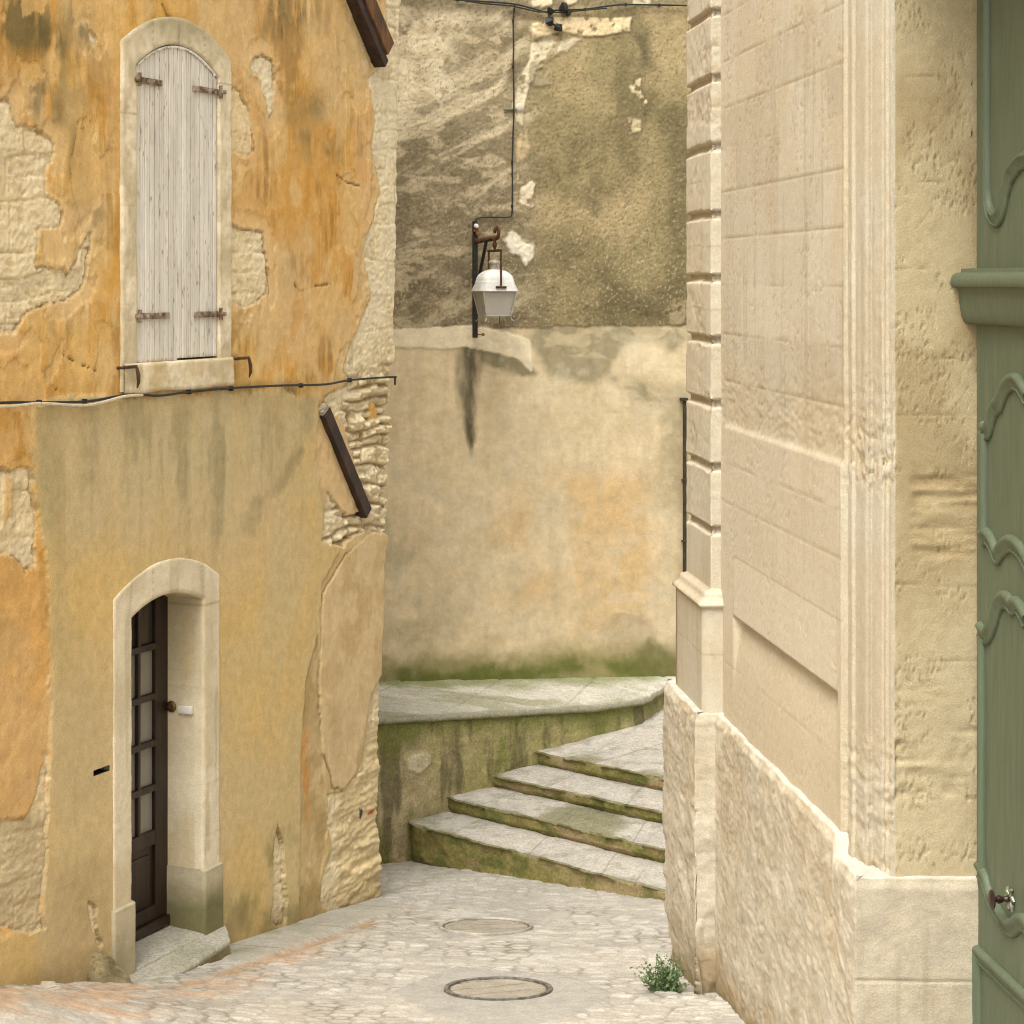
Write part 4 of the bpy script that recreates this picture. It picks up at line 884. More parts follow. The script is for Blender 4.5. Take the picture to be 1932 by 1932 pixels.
pa = blob(SS, zv, (1.68, .12), .16, .11); pm = ss(.35, .5, pa+.3*(fbm(SS*9, zv*9, 3, 248)-.5)); cw = mixc(cw, AV(206, 194, 156), .8*pm); hh = hh+.015*pm
nose_o = np.array([0, .022, .034, .038, .034, .022]); nose_d = np.array([-.062, -.060, -.050, -.030, -.012, -.001])
nn_ = .045*(fbm(S*5, S*0, 4, 249)-.5)[:, None]+.026*(fbm(S*19, S*0, 3, 250)-.5)[:, None]
o = np.concatenate([hh, nose_o[None]+nn_], 1); zz = np.concatenate([zv, ld[:, 2][:, None]+nose_d[None]], 1)
Pf = np.stack([ld[:, 0][:, None]+nrm[:, 0][:, None]*o, ld[:, 1][:, None]+nrm[:, 1][:, None]*o, zz], -1)
cw = capc(cw, 1.22)
cn = np.broadcast_to(AV(140, 136, 72), (n, 6, 3)).copy(); cn[:, 3:] = AG(188, 180, 146)
tt = np.linspace(0, 1, 70)[1:]; sb = np.linspace(-.9, 4.2, n); zbk = np.interp(sb, [-.5, 3.4], [.56, .39])
bk = np.stack([BO.x+sb*BD.x-BN.x*.05, BO.y+sb*BD.y-BN.y*.05, zbk], -1)
Pt = Pf[:, -1][:, None]*(1-tt[None, :, None])+bk[:, None]*tt[None, :, None]
xt, yt = Pt[..., 0], Pt[..., 1]
flag = np.minimum(((yt*.8+xt*.3+.1*fbm(xt, yt, 2, 5)) % .62), .62-((yt*.8+xt*.3+.1*fbm(xt, yt, 2, 5)) % .62)); flag2 = np.minimum((xt*.9-yt*.25) % .8, .8-((xt*.9-yt*.25) % .8)); fl_ = np.minimum(flag, flag2)
Pt[..., 2] += .022*(fbm(xt*5, yt*5, 4, 251)-.5)-.010*ss(.02, .004, fl_)
ctp = np.broadcast_to(AG(200, 194, 172), xt.shape+(3,)).copy(); ctp = mixc(ctp, AG(220, 212, 192), .8*ss(.45, .65, fbm(xt*1.6, yt*2.4, 4, 252))); ctp = mixc(ctp, AG(164, 162, 118), .7*ss(.5, .7, fbm(xt*2, yt*3, 4, 253)))
ctp = mixc(ctp, AG(140, 146, 70), .8*ss(.55, .95, tt[None]+.5*(fbm(xt*2.2, yt*2.2, 4, 254)-.5))*ss(.3, .6, fbm(xt*1.7, yt*1.7, 3, 255)+.15)); ctp = mixc(ctp, AG(140, 134, 100), .30*ss(.018, .004, fl_)); ctp = capc(ctp, 1.42)
ctp = mixc(ctp, AG(150, 142, 100), .6*ss(.10, .0, tt[None]+.06*(fbm(xt*6, yt*6, 3, 256)-.5)))
led = thing('stone_ledge', 'raised stone ledge with a mossy retaining wall beside the steps', 'ledge', (0, 20.5, -.8))
grid('retaining_wall', Pf, np.concatenate([cw, cn], 1), M_moss, led)
grid('flagstone_top', np.concatenate([Pf[:, -1:], Pt], 1), np.concatenate([ctp[:, :1], ctp], 1), M_moss, led)

# ------------------------------------------------------------------ stone steps
stair = thing('stone_steps', 'four worn mossy stone steps curving up behind the right hand building', 'steps', (0, 19, -.6))
F = [((-1.01, 19.6), (1.224, 17.42), -.398), ((-.634, 19.96), (1.276, 18.16), -.257), ((-.219, 20.34), (1.329, 18.92), -.135), ((.182, 20.77), (1.407, 19.61), .005)]
F = [(np.array(a)-.14*(np.array(b_)-np.array(a))/np.linalg.norm(np.array(b_)-np.array(a)) if i else np.array(a), np.array(b_)+(np.array(b_)-np.array(a))*.55, z) for i, (a, b_, z) in enumerate(F)]
for i, (a, b_, z) in enumerate(F):
    d_ = (b_-a)/np.linalg.norm(b_-a); L = np.linalg.norm(b_-a); nr = np.array([d_[1], -d_[0]])
    if nr[1] > 0: nr = -nr
    s = np.arange(0, L, .015); e0 = a+d_*s[:, None]
    e0 = e0-nr[None]*(.10*np.exp(-s/.10))[:, None]          # rounded left end
    bot = z-.62 if i == 0 else F[i-1][2]-.06
    if i < 3: na, nb = F[i+1][0], F[i+1][1]; nzb = z+.004
    else: na, nb = np.array((1.62, 22.4)), np.array((4.4, 20.9)); nzb = .10
    e1 = na+(nb-na)*(s/L)[:, None]-nr[None]*.25
    v = np.linspace(0, 1, 46)
    zr = bot+(z-.022-bot)*v; edge_n = .050*(fbm(s*3, s*0+i*7, 4, 261)-.5)+.035*(fbm(s*13, s*0+i*5, 3, 262)-.5); chip = .075*ss(.56, .72, fbm(s*4+i*3, s*0, 5, 263))
    SSs, ZR = np.meshgrid(s, zr, indexing='ij')
    off = -.012+.030*(fbm(SSs*5+i*9, ZR*7, 4, 264)-.5)+.016*(fbm(SSs*17, ZR*22, 3, 265)-.5)-.030*ss(.06, .0, ZR-bot-(.25 if i == 0 else .05))
    noff = np.array([.012, .018, .012, -.006]); nzz = np.array([-.016, -.008, -.002, .001])
    off = np.concatenate([off, noff[None]+edge_n[:, None]-chip[:, None]*.6], 1); zz = np.concatenate([ZR, z+nzz[None]-chip[:, None]*.5*np.array([1, .9, .8, .5])[None]], 1)
    Pr = np.stack([e0[:, 0][:, None]+nr[0]*off, e0[:, 1][:, None]+nr[1]*off, zz], -1)
    tt = np.linspace(0, 1, 60 if i < 3 else 140)[1:]
    tb = np.concatenate([e1, np.full((len(s), 1), nzb)], 1)
    Pt = Pr[:, -1][:, None]*(1-tt[None, :, None])+tb[:, None]*tt[None, :, None]; xt, yt = Pt[..., 0], Pt[..., 1]
    wearz = -.022*np.exp(-((tt[None]-.12)/.2)**2)*blob(s[:, None], 0, (L*.45, 0), L*.3, 1)
    Pt[..., 2] += .020*(fbm(xt*5, yt*5, 4, 266+i)-.5)+.008*(fbm(xt*22, yt*22, 3, 270)-.5)+wearz
    xr, zr2 = SSs, ZR
    cr = np.broadcast_to(AV(164, 142, 98), xr.shape+(3,)).copy(); cr = mixc(cr, AV(168, 146, 100), .7*ss(.45, .65, fbm(xr*4+i, zr2*7, 4, 271)))
    ml = ss(.36, .60, fbm(xr*2.2+i*5, zr2*5, 4, 272)+.22*(1-xr/L)-.10+(.10 if i == 0 else 0))
    cr = mixc(cr, AV(140, 132, 60), .88*ml); cr = mixc(cr, AV(98, 106, 38), .75*ml*ss(.45, .65, fbm(xr*6, zr2*9, 4, 273)))
    cr = mixc(cr, AV(176, 152, 108), .7*ss(.65, .95, xr/2.6)*(i == 0)*ss(.3, .6, fbm(xr*3, zr2*4, 3, 274)+.2))
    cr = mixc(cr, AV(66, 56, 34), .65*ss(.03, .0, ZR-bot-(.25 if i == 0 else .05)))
    cr = capc(cr, 1.18)
    cnose = np.broadcast_to(AG(172, 162, 112), (len(s), 4, 3)).copy(); cnose = mixc(cnose, AG(128, 122, 56), .85*ss(.45, .6, fbm(s*6+i, s*0, 4, 275))[:, None])
    ct = np.broadcast_to(AG(224, 214, 196), xt.shape+(3,)).copy(); ct = mixc(ct, AG(210, 203, 188), .7*ss(.42, .62, fbm(xt*2.2, yt*2.6, 4, 276))); ct = mixc(ct, AG(170, 162, 130), .5*ss(.55, .75, fbm(xt*7, yt*8, 4, 277)))
    gm = ss(.14, .0, tt[None]+.10*(fbm(xt*5, yt*5, 4, 278)-.5))*ss(.45, .62, fbm(s*3+i*2, s*0, 4, 275))[:, None]
    ct = mixc(ct, AG(140, 132, 70), .8*gm); ct = mixc(ct, AG(150, 144, 96), .75*ss(.35, .0, s)[:, None]*ss(.3, .6, fbm(xt*4, yt*4, 3, 279)))
    ct = capc(ct, 1.14)
    if i == 1: ct = mixc(ct, AG(146, 142, 78), .75*ss(-.05, .12, .38-np.hypot((s[:, None]-1.75)*.75, (tt[None]-.25)*.55)+.2*(fbm(xt*6, yt*6, 4, 280)-.5)))
    bl = ((s+.4*_h(np.array([i]), np.array([1]), 3)) % .92); jn = np.minimum(bl, .92-bl)
    ct = mixc(ct, AG(140, 126, 90), .5*(ss(.012, .003, jn)[:, None]*np.ones_like(xt)))
    ct = mixc(ct, AG(96, 84, 56), .6*ss(.80, .92, tt[None]*np.ones_like(xt))*(i < 3)*0)
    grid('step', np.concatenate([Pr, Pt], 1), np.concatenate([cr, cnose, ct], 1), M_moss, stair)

# ------------------------------------------------------------------ cables and lantern on the rear building
t = cable('power_cable', [(700, -26), (800, -6), (847, 0), (905, 4), (963, 8.5), (1000, 17), (1027, 24), (1051, 20), (1099, 18.7), (1140, 13), (1177, 10), (1259, 11), (1296, 12), (1420, 16)], .009, M_cable,
      'black power cable strung along the top of the rear building', BP, .06, None, [(860, 1), (1100, 18.7), (1177, 10), (1240, 11)])
m = MB()
pts = [BP(*BW(px, py), .075) for px, py in [(840, -2), (905, 8), (963, 13), (1010, 24), (1060, 25), (1105, 20), (1140, 17)]]
m.tube(pts, .008, 6); m.build('strand', M_cable, t, True)
for px, py, s in ((1035, 22, .075), (1058, 16, .10), (1070, 27, .07), (1032, 42, .085), (1048, 53, .08)):
    m = MB(); c_ = BP(*BW(px, py), .08); m.hull([c_+Vector((RNG.uniform(-1, 1), RNG.uniform(-1, 1), RNG.uniform(-1, 1)))*s*.62 for _ in range(16)], 0, 0, 0, .004); m.build('connector', M_cable, t)
for A_, B_ in (((1030, 24), (1032, 42)), ((1032, 42), (1048, 53))):
    m = MB(); m.tube([BP(*BW(*A_), .07), BP(*BW(*B_), .07)], .010, 6); m.build('lead', M_cable, t, True)
cable('lamp_cable', [(969, 9), (967, 22), (965.6, 40), (966, 84), (965.6, 126), (966.5, 170), (966.5, 216), (965, 260), (963.6, 306), (964, 350), (963.6, 389), (963, 402), (957, 410), (925, 410), (905, 411), (896, 414), (893, 424)], .008, M_cable,
      'black cable dropping down the rear wall to the street lantern', BP, .045, None, [(965.6, 40), (965.6, 126), (964, 306), (963.6, 389)])
s_, z_ = BW(964, 206); bt = thing('wall_bracket', 'small pale metal bracket behind the lamp cable high on the rear wall', 'bracket', BP(s_, z_, .02))
m = MB(); m.box(BP(s_-.01, z_, .035), (.17, .02, .02), (BD, BN, Vector((0, 0, 1))), .004); m.build('bar', M_nickel, bt)
m = MB(); m.lathe([(.045, 0), (.045, .02), (.03, .03), (.012, .032)], BP(BW(978, 203)[0], z_+.02, .02), n=16, ax=(BD, Vector((0, 0, 1)), BN)); m.build('rosette', mat_two('lime_white', (.5, .45, .35), (.62, .56, .44), 20, .8), bt, True)

M_rustarm = mat_two('rusty_bracket', (.05, .022, .012), (.22, .10, .04), 18, .8, .1, .003)
LT = thing('street_lantern', 'white four sided street lantern hanging from a black wall bracket', 'street lantern', BP(BW(893, 637)[0], BW(893, 637)[1], .03))
wx = (BD, BN, Vector((0, 0, 1)))
s0 = BW(893, 500)[0]; zt, zb_ = BW(893, 417)[1], BW(893, 637)[1]
pole = MB(); pole.box(BP(s0, (zt+zb_)/2, .055), (.050, .035, zt-zb_), wx, .006); pole = pole.build('bracket_post', M_iron, LT)
m = MB()
for py, dx in ((436, .0), (441, .02)): m.box(BP(s0+dx, BW(893, py)[1], .085), (.05, .03, .028), wx, .006)
m.build('clamp', M_rust, pole)
m = MB(); m.lathe([(.022, 0), (.026, .02), (.018, .045), (.006, .05)], BP(s0, BW(893, 427)[1], .07), n=12, ax=(BD, Vector((0, 0, 1)), BN)); m.build('insulator', M_white, pole, True)
m = MB(); m.tube([BP(s0+.02, BW(893, 631)[1], .06), BP(s0+.075, BW(893, 631)[1], .06)], .005, 6); m.lathe([(.016, -.01), (.018, 0), (.016, .01)], BP(s0+.085, BW(893, 631)[1], .06), n=12, ax=(BD, Vector((0, 0, 1)), BN)); m.build('stay_bolt', M_rust, pole, True)
LY = 21.35; LX = (933.5-966)/4000*LY; LC = Vector((LX, LY, 0)); Z1 = Vector((0, 0, 1))
za = lambda y, Y=LY: 4.6-(y-530)/4000*Y
p0 = BP(s0, za(456, 21.87), .06); tip = Vector((LX, LY, za(449.5))); dr = (tip-p0).normalized(); side = Vector((dr.y, -dr.x, 0)).normalized()
m = MB(); end = tip+dr*.05; pts = [p0, p0.lerp(tip, .5)+Z1*.004, tip, end]
R = .050
for k in range(1, 12):
    a = -math.pi/2+k/11*math.radians(265); hd = Vector((dr.x, dr.y, 0)).normalized(); pts.append(end+Z1*R+hd*R*math.cos(a)+Z1*R*math.sin(a))
m.tube(pts, .020, 8, flat=(1.4, .7)); m.build('bracket_arm', M_rustarm, LT, True)
m = MB(); q0 = p0.lerp(tip, .58)+Z1*-.012
m.tube([q0+dr*.16+Z1*.012, q0, BP(s0+.0, za(556, 21.87), .07)], .021, 8, flat=(1, .8)); m.build('strut', M_iron, LT, True)
a18 = math.radians(18); fN = Vector((math.sin(a18), -math.cos(a18), 0)); fX = Vector((math.cos(a18), math.sin(a18), 0))
zy = za(473)
hk = MB(); hk.tube([LC+Z1*(za(452)), LC+Z1*(za(458)), LC+Z1*(za(463)), LC+Z1*(za(467)), LC+Z1*(zy)], [.010, .018, .026, .016, .010], 10); hanger = hk.build('hanger', M_darkrust, LT, True)
m = MB(); m.box(LC+Z1*zy, (.026, .43, .026), (fX, fN, Z1), .004)
zfoot = za(541)
for k in (1, -1):
    m.box(LC+fN*.205*k+Z1*((zy+zfoot)/2), (.020, .014, zy-zfoot), (fX, fN, Z1), .003); m.box(LC+fN*.212*k+Z1*(zfoot-.004), (.115, .022, .022), (fX, fN, Z1), .008)
m.build('yoke', M_darkrust, hanger)
def square_loft(prof, rnd=.16, n=10):
    """prof: (width, z) pairs: a square tube with rounded corners"""
    m = MB(); rings = []
    for w, z in prof:
        ring = []; r = w/2*rnd
        for cx, cy, a0 in ((1, 1, 0), (-1, 1, 90), (-1, -1, 180), (1, -1, 270)):
            for k in range(5):
                a = math.radians(a0+90*k/4); ring.append(m.bm.verts.new(LC+fX*(cx*(w/2-r)+r*math.cos(a))+fN*(cy*(w/2-r)+r*math.sin(a))+Z1*z))
        rings.append(ring)
    for A_, B_ in zip(rings[:-1], rings[1:]):
        for k in range(20): m.bm.faces.new((A_[k], A_[(k+1) % 20], B_[(k+1) % 20], B_[k]))
    m.bm.faces.new(rings[0][::-1]); m.bm.faces.new(rings[-1]); return m
zE, zD, zT = za(549), za(534), za(508.5)
can = square_loft([(.40, zE-.004), (.418, zE), (.418, zE+.006), (.352, zD-.006), (.352, zD), (.346, zD+.016), (.340, zD+.020), (.335, zD+.036), (.326, zD+.052), (.311, zD+.068), (.290, zD+.083), (.262, zD+.097), (.228, zD+.110), (.190, zD+.121), (.150, zD+.129), (.105, zT)], .45).build('canopy', M_white, LT, True)
m = MB(); m.lathe([(.050, zT-.01), (.046, zT+.01), (.046, za(498)), (.060, za(497)), (.063, za(495)), (.058, za(493)), (.040, za(491.5)), (.02, za(491))], LC, n=20); m.build('chimney_collar', mat_two('rust_streaked_enamel', (.30, .24, .17), (.55, .50, .42), 25, .6), can, True)
# lantern body: four panes in a frame
wt, wb, zb_ = .352, .252, za(596)
cor = lambda i, j, w, z: LC+fX*(i*w/2)+fN*(j*w/2)+Z1*z
fr = MB()
for i in (1, -1):
    for j in (1, -1): fr.tube([cor(i, j, wt, zE), cor(i, j, wb, zb_)], .010, 6)
for w, z in ((wt, zE-.006), (wb, zb_+.004)):
    cs_ = [cor(i, j, w, z) for i, j in ((1, 1), (-1, 1), (-1, -1), (1, -1))]
    for k in range(4): fr.tube([cs_[k], cs_[(k+1) % 4]], .008, 6)
frame = fr.build('lantern_frame', mat_two('pale_grey_metal', (.34, .32, .27), (.48, .45, .40), 20, .5), LT, True)
for i, j in ((0, 1), (0, -1), (1, 0), (-1, 0)):
    a_, b_ = ((1, j), (-1, j)) if j else ((i, 1), (i, -1))
    V = [cor(*a_, wt-.012, zE-.004), cor(*b_, wt-.012, zE-.004), cor(*b_, wb-.012, zb_+.004), cor(*a_, wb-.012, zb_+.004)]
    nn_ = (fN*j+fX*i)*-.005; V2 = V+[p+nn_ for p in V]
    m = MB(); m.faces(V2, [(0, 1, 2, 3), (7, 6, 5, 4), (0, 4, 5, 1), (1, 5, 6, 2), (2, 6, 7, 3), (3, 7, 4, 0)]); m.build('glass_pane', M_lampglass, frame)
m = MB(); m.box(LC+Z1*(zb_-.0), (wb-.02, wb-.02, .006), (fX, fN, Z1), .001)
m.build('base_plate', M_white, frame)
for i, j in ((1, 1), (-1, 1), (-1, -1), (1, -1)):
    m = MB(); m.tube([cor(i, j, wb, zb_), cor(i, j, wb*1.05, zb_-.03), cor(i, j, wb*1.22, zb_-.055)], .005, 6); m.build('corner_hook', M_nickel, frame, True)
m = MB(); m.tube([LC+fX*.05+Z1*zb_, LC+fX*.055+Z1*(zb_-.08)], .005, 6); m.build('drip_rod', M_rust, frame, True)
m = MB(); m.lathe([(.02, zE+.02), (.028, zE-.05), (.05, zE-.10), (.045, zE-.16), (.02, zE-.19)], LC, n=16); m.build('bulb', M_white, LT, True)

# ------------------------------------------------------------------ the cut-stone building on the right
rb = thing('stone_building', 'tall building of cut pale limestone with a pier and a green door', 'building', (2.2, 12, .2))
fd_ = np.array([.10811, -.99414]); fn_ = np.array([-.99414, -.10811]); FO = np.array([1.354, 13.75])
def pY(px, Y): return ((px-966)/4000*Y, Y)
def plan_dense(pts, d):
    pts = [np.array(p, float) for p in pts]; X_, N_, K_ = [], [], []
    hs_ = [(b_-a)/np.linalg.norm(b_-a) for a, b_ in zip(pts[:-1], pts[1:])]; ns = [np.array([h_[1], -h_[0]]) for h_ in hs_]
    for i, (a, b_) in enumerate(zip(pts[:-1], pts[1:])):
        dd = d[i] if hasattr(d, '__len__') else d
        n = max(2, int(np.ceil(np.linalg.norm(b_-a)/dd)))
        for k in range(n):
            X_.append(a+(b_-a)*k/n)
            if k == 0 and i: m_ = (ns[i-1]+ns[i])/(1+ns[i-1]@ns[i])
            else: m_ = ns[i]
            N_.append(m_); K_.append(i)
    X_.append(pts[-1]); N_.append(ns[-1]); K_.append(len(pts)-2)
    X_ = np.array(X_); S_ = np.concatenate([[0], np.cumsum(np.linalg.norm(np.diff(X_, axis=0), axis=1))])
    return X_, np.array(N_), S_, np.array(K_)
def sheet(name, X_, N_, off, zz, c, mat, parent):
    P = np.stack([X_[:, 0][:, None]+N_[:, 0][:, None]*off, X_[:, 1][:, None]+N_[:, 1][:, None]*off, zz], -1)
    return grid(name, P, c, mat, parent)
LK = np.array([.905, .915, .925])
def lime(S_, z, seed, base=(219, 205, 176)):
    c = np.broadcast_to(AV(*base), np.broadcast(S_, z).shape+(3,)).copy()
    c = mixc(c, AV(214, 194, 158), .65*ss(.42, .66, fbm(S_*1.3+seed, z*1.3, 4, seed))); c = mixc(c, AV(221, 209, 182), .6*ss(.5, .7, fbm(S_*3+seed, z*2, 4, seed+1)))
    c = mixc(c, AV(204, 184, 150), .35*ss(.55, .72, fbm(S_*9+seed, z*1.2, 4, seed+2))); c = mixc(c, AV(176, 160, 128), .30*ss(.60, .74, fbm(S_*22+seed, z*.7, 5, seed+3))*ss(.45, .6, fbm(S_*1.7, z*1.1, 3, seed+14))); return c*LK
def pits(S_, z, seed, dens=.66):
    p_ = fbm(S_*26, z*34, 3, seed); m_ = ss(dens, dens+.06, p_)*ss(.42, .6, fbm(S_*3, z*3, 3, seed+1)); return m_
zup = np.concatenate([np.arange(1.55, 7.3, .0125), np.linspace(7.4, 10.98, 8)])
# rusticated pier with its base
Fc, Nc, Jc = pY(1295, 14.6), pY(1341, 13.745), (1.42, 13.745)
end = (Fc[0]+3*.994, Fc[1]+3*.108)
X_, N_, S_, K_ = plan_dense([end, Fc, Nc, Jc], [.3, .012, .008])
GR = [6.346, 5.913, 5.473, 5.033, 4.62, 4.215, 3.803, 3.39, 2.98]
SS_, ZZ = np.meshgrid(S_, zup, indexing='ij')
dgv = np.min(np.abs(ZZ[..., None]-np.array(GR)[None, None]+.012*(fbm(SS_*3, ZZ, 2, 301)-.5)[..., None]), -1)
off = -.030*ss(.030, .019, dgv+.005*(fbm(SS_*12, ZZ*12, 3, 302)-.5))+.004*(fbm(SS_*5, ZZ*5, 4, 303)-.5)+.006*(fbm(SS_*24, ZZ*24, 3, 304)-.5)*ss(2.5, 3.3, ZZ)
er = ss(.52, .66, fbm(SS_*4, ZZ*4+3, 3, 305))*ss(3.2, 3.5, ZZ); off = off-.010*er*fbm(SS_*18, ZZ*30, 3, 306)
prof = np.interp(ZZ, [1.5, 2.485, 2.50, 2.512, 2.532, 2.548, 2.585, 2.60], [.062, .062, .085, .085, .060, .048, .040, 0]); off = off+prof
c = lime(SS_, ZZ, 310, (219, 206, 178)); c = mixc(c, AV(150, 122, 74), .35*ss(.026, .016, dgv)); c = mixc(c, AV(232, 218, 190), .6*ss(.02, 0, np.abs(dgv-.036))*(ZZ < 4.9))  # groove edges below eye level painted pale, as if catching light
for zj in (6.13, 5.7, 5.26, 4.83, 4.42, 2.19): c = mixc(c, AV(178, 152, 108), .5*ss(.007, .002, np.abs(ZZ-zj+.02*(fbm(SS_*6, ZZ*0, 3, 307)-.5))))
c = mixc(c, AV(184, 156, 110), .55*er*ss(.5, .65, fbm(SS_*18, ZZ*30, 3, 306)))
sheet('pier', X_, N_, off, ZZ, c, M_stone, rb)
# main face, door mouldings and reveal
pl = [FO-fd_*.0, pY(1592, 10.75), pY(1600, 10.735), pY(1607, 10.665), pY(1614, 10.655), pY(1632, 10.52), pY(1637, 10.50), pY(1645, 10.505), pY(1652, 10.46), pY(1664, 10.40), pY(1668, 10.40), pY(1671, 10.375), pY(1677, 10.365), pY(1682.5, 10.335), pY(1690, 10.332), pY(1836, 10.345), (2.46, 10.36)]
X_, N_, S_, K_ = plan_dense(pl, [.0145]+[.006]*13+[.006, .008, .05])
SS_, ZZ = np.meshgrid(S_, zup, indexing='ij'); KK = np.broadcast_to(K_[:, None], SS_.shape)
face = KK == 0; jamb = KK >= 14; mould = ~face & ~jamb; Sa = SS_
off = .003*(fbm(Sa*4, ZZ*4, 4, 321)-.5)+.003*(fbm(Sa*30, ZZ*30, 3, 322)-.5)
c = lime(Sa, ZZ, 330)
JT = [6.62, 6.31, 6.01, 5.71, 5.456, 5.175, 4.877, 4.58, 4.26, 3.96, 3.436, 3.19, 2.164]
wob = .008*(fbm(Sa*6, ZZ*0, 3, 323)-.5)
dj = np.min(np.abs(ZZ[..., None]+wob[..., None]-np.array(JT)[None, None]), -1); jv = ss(.25, .6, fbm(Sa*2.5, ZZ*9, 3, 324))
off = off-.003*ss(.007, .002, dj)*jv*face; c = mixc(c, AV(164, 138, 96), (.15+.45*jv)*ss(.007, .002, dj)*face)
py_ = 4.6; 
pf_ = pits(Sa*1.5, ZZ*1.5, 350, .68)*face; off = off-.004*pf_; c = mixc(c, AV(170, 146, 104), .35*pf_)
blk = np.searchsorted(np.sort(np.array(JT)), ZZ); bx = np.floor((Sa+.9*_h(blk, blk*0, 351))/1.15); c = np.where(face[..., None], c*(.93+.13*_h(blk, bx, 352))[..., None], c)
smooth_ = ss(3.69, 3.66, ZZ)*face
off = off+.012*smooth_*ss(.12, .16, Sa)
erod = ss(3.67, 3.72, ZZ)*ss(4.25, 3.85, ZZ)*(face | mould); ern = fbm(Sa*13, ZZ*42, 5, 325)
off = off-erod*(.004*ss(.40, .75, ern)+.006*fbm(Sa*5, ZZ*9, 3, 329)); c = mixc(c, AV(206, 182, 136), .28*erod*ss(.3, .6, fbm(Sa*2, ZZ*3, 3, 326)))
c = mixc(c, AV(222, 206, 176), .5*smooth_)
# the projecting stone block low on the face
a0, a1 = .43, 2.93
pan = ss(a0-.006, a0+.05, Sa)*ss(a1+.006, a1-.03, Sa)*face
low_ = ss(2.496, 2.486, ZZ+.004*(fbm(Sa*9, ZZ*0, 3, 331)-.5))*np.exp(-np.clip(2.49-ZZ, 0, 9)/.17)
off = off-.075*pan*low_
c = mixc(c, AV(170, 144, 100), .35*face*ss(.006, .002, np.abs(Sa-a0-.0))*ss(2.9, 2.86, ZZ)*ss(2.45, 2.5, ZZ)); c = mixc(c, AV(160, 134, 92), .4*face*ss(.006, .002, np.abs(ZZ-2.872))*ss(a0, a0+.02, Sa))
c = mixc(c, AV(228, 214, 186), .5*pan*ss(2.875, 2.865, ZZ)*ss(2.49, 2.5, ZZ))
c = mixc(c, AV(216, 194, 154), .4*face*ss(2.5, 2.3, ZZ))
for ll in (2.99,): c = mixc(c, AV(180, 152, 106), .4*ss(.006, .002, np.abs(Sa-ll))*face)
mer = ss(.45, .8, fbm(Sa*34, ZZ*40, 5, 327))*(.25*ss(5.3, 5.0, ZZ)*ss(3.3, 3.6, ZZ)+ss(4.0, 3.85, ZZ)*ss(3.5, 3.65, ZZ)+ss(2.5, 2.3, ZZ)*.6)*mould
off = off-.009*mer; c = mixc(c, AV(198, 170, 116), .5*mer)
off = off+.018*(fbm(Sa*9, ZZ*26, 4, 328)-.5)*mould*ss(2.45, 2.2, ZZ)
c = np.where(mould[..., None], c*.93, c)
# reveal: pitted, with weathered bands
Sj = Sa-S_[np.argmax(K_ >= 14)]
pt_ = pits(Sa*2.2, ZZ*2.2, 340, .65)*jamb; off = off-.006*pt_
cj = mixc(np.broadcast_to(AV(196, 177, 132), c.shape), AV(178, 156, 110), ss(.4, .66, fbm(Sa*3, ZZ*2, 4, 341))); cj = mixc(cj, AV(204, 186, 144), .7*ss(3.3, 2.6, ZZ))  # reveal coloured darker, with the deep doorway's shade partly painted in
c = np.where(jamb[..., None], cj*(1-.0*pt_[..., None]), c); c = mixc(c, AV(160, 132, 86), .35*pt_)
band = (ss(3.70, 3.64, ZZ)*ss(3.20, 3.27, ZZ)*ss(.05, .12, Sj) + ss(2.46, 2.40, ZZ)*ss(2.06, 2.12, ZZ) + .55*ss(2.72, 2.68, ZZ)*ss(2.5, 2.55, ZZ)*ss(.28, .15, Sj))*jamb
stri = fbm(Sa*5+.5*fbm(Sa*4, ZZ*4, 2, 5), ZZ*38, 4, 342)
band = band*ss(.30, .55, fbm(Sa*4, ZZ*5, 4, 347)); off = off+band*(.030*(stri-.5)-.005); c = mixc(c, AV(196, 168, 114), .3*band*ss(3.0, 3.2, ZZ)); c = mixc(c, AV(158, 132, 88), .35*band*ss(.48, .34, stri))
JJ = [6.22, 5.6, 5.09, 4.66, 4.23, 3.95, 3.12, 2.755, 2.08]
dj2 = np.min(np.abs(ZZ[..., None]+.012*(fbm(Sa*5, ZZ*0, 3, 343)-.5)[..., None]-np.array(JJ)[None, None]), -1); jv2 = ss(.4, .6, fbm(Sa*6, ZZ*7, 3, 344))
c = mixc(c, AV(150, 124, 80), .45*jv2*ss(.006, .002, dj2)*jamb); off = off-.004*jv2*ss(.006, .002, dj2)*jamb
rag = .020*(fbm(ZZ*9, ZZ*0, 4, 345)-.5)+.012*(vn(ZZ*30, ZZ*0, 346)-.5)
edge_c = blob(Sa, 0, (S_[np.where(K_ == 15)[0][-1]], 0), .012, 1)
P = np.stack([X_[:, 0][:, None]+N_[:, 0][:, None]*off, X_[:, 1][:, None]+N_[:, 1][:, None]*off, ZZ], -1)
P[..., 0] += np.where(KK >= 15, ss(.30, .43, Sj)*rag, 0); P[..., 1] += edge_c*np.abs(rag)*.6
grid('facade', P, c, M_stone, rb)
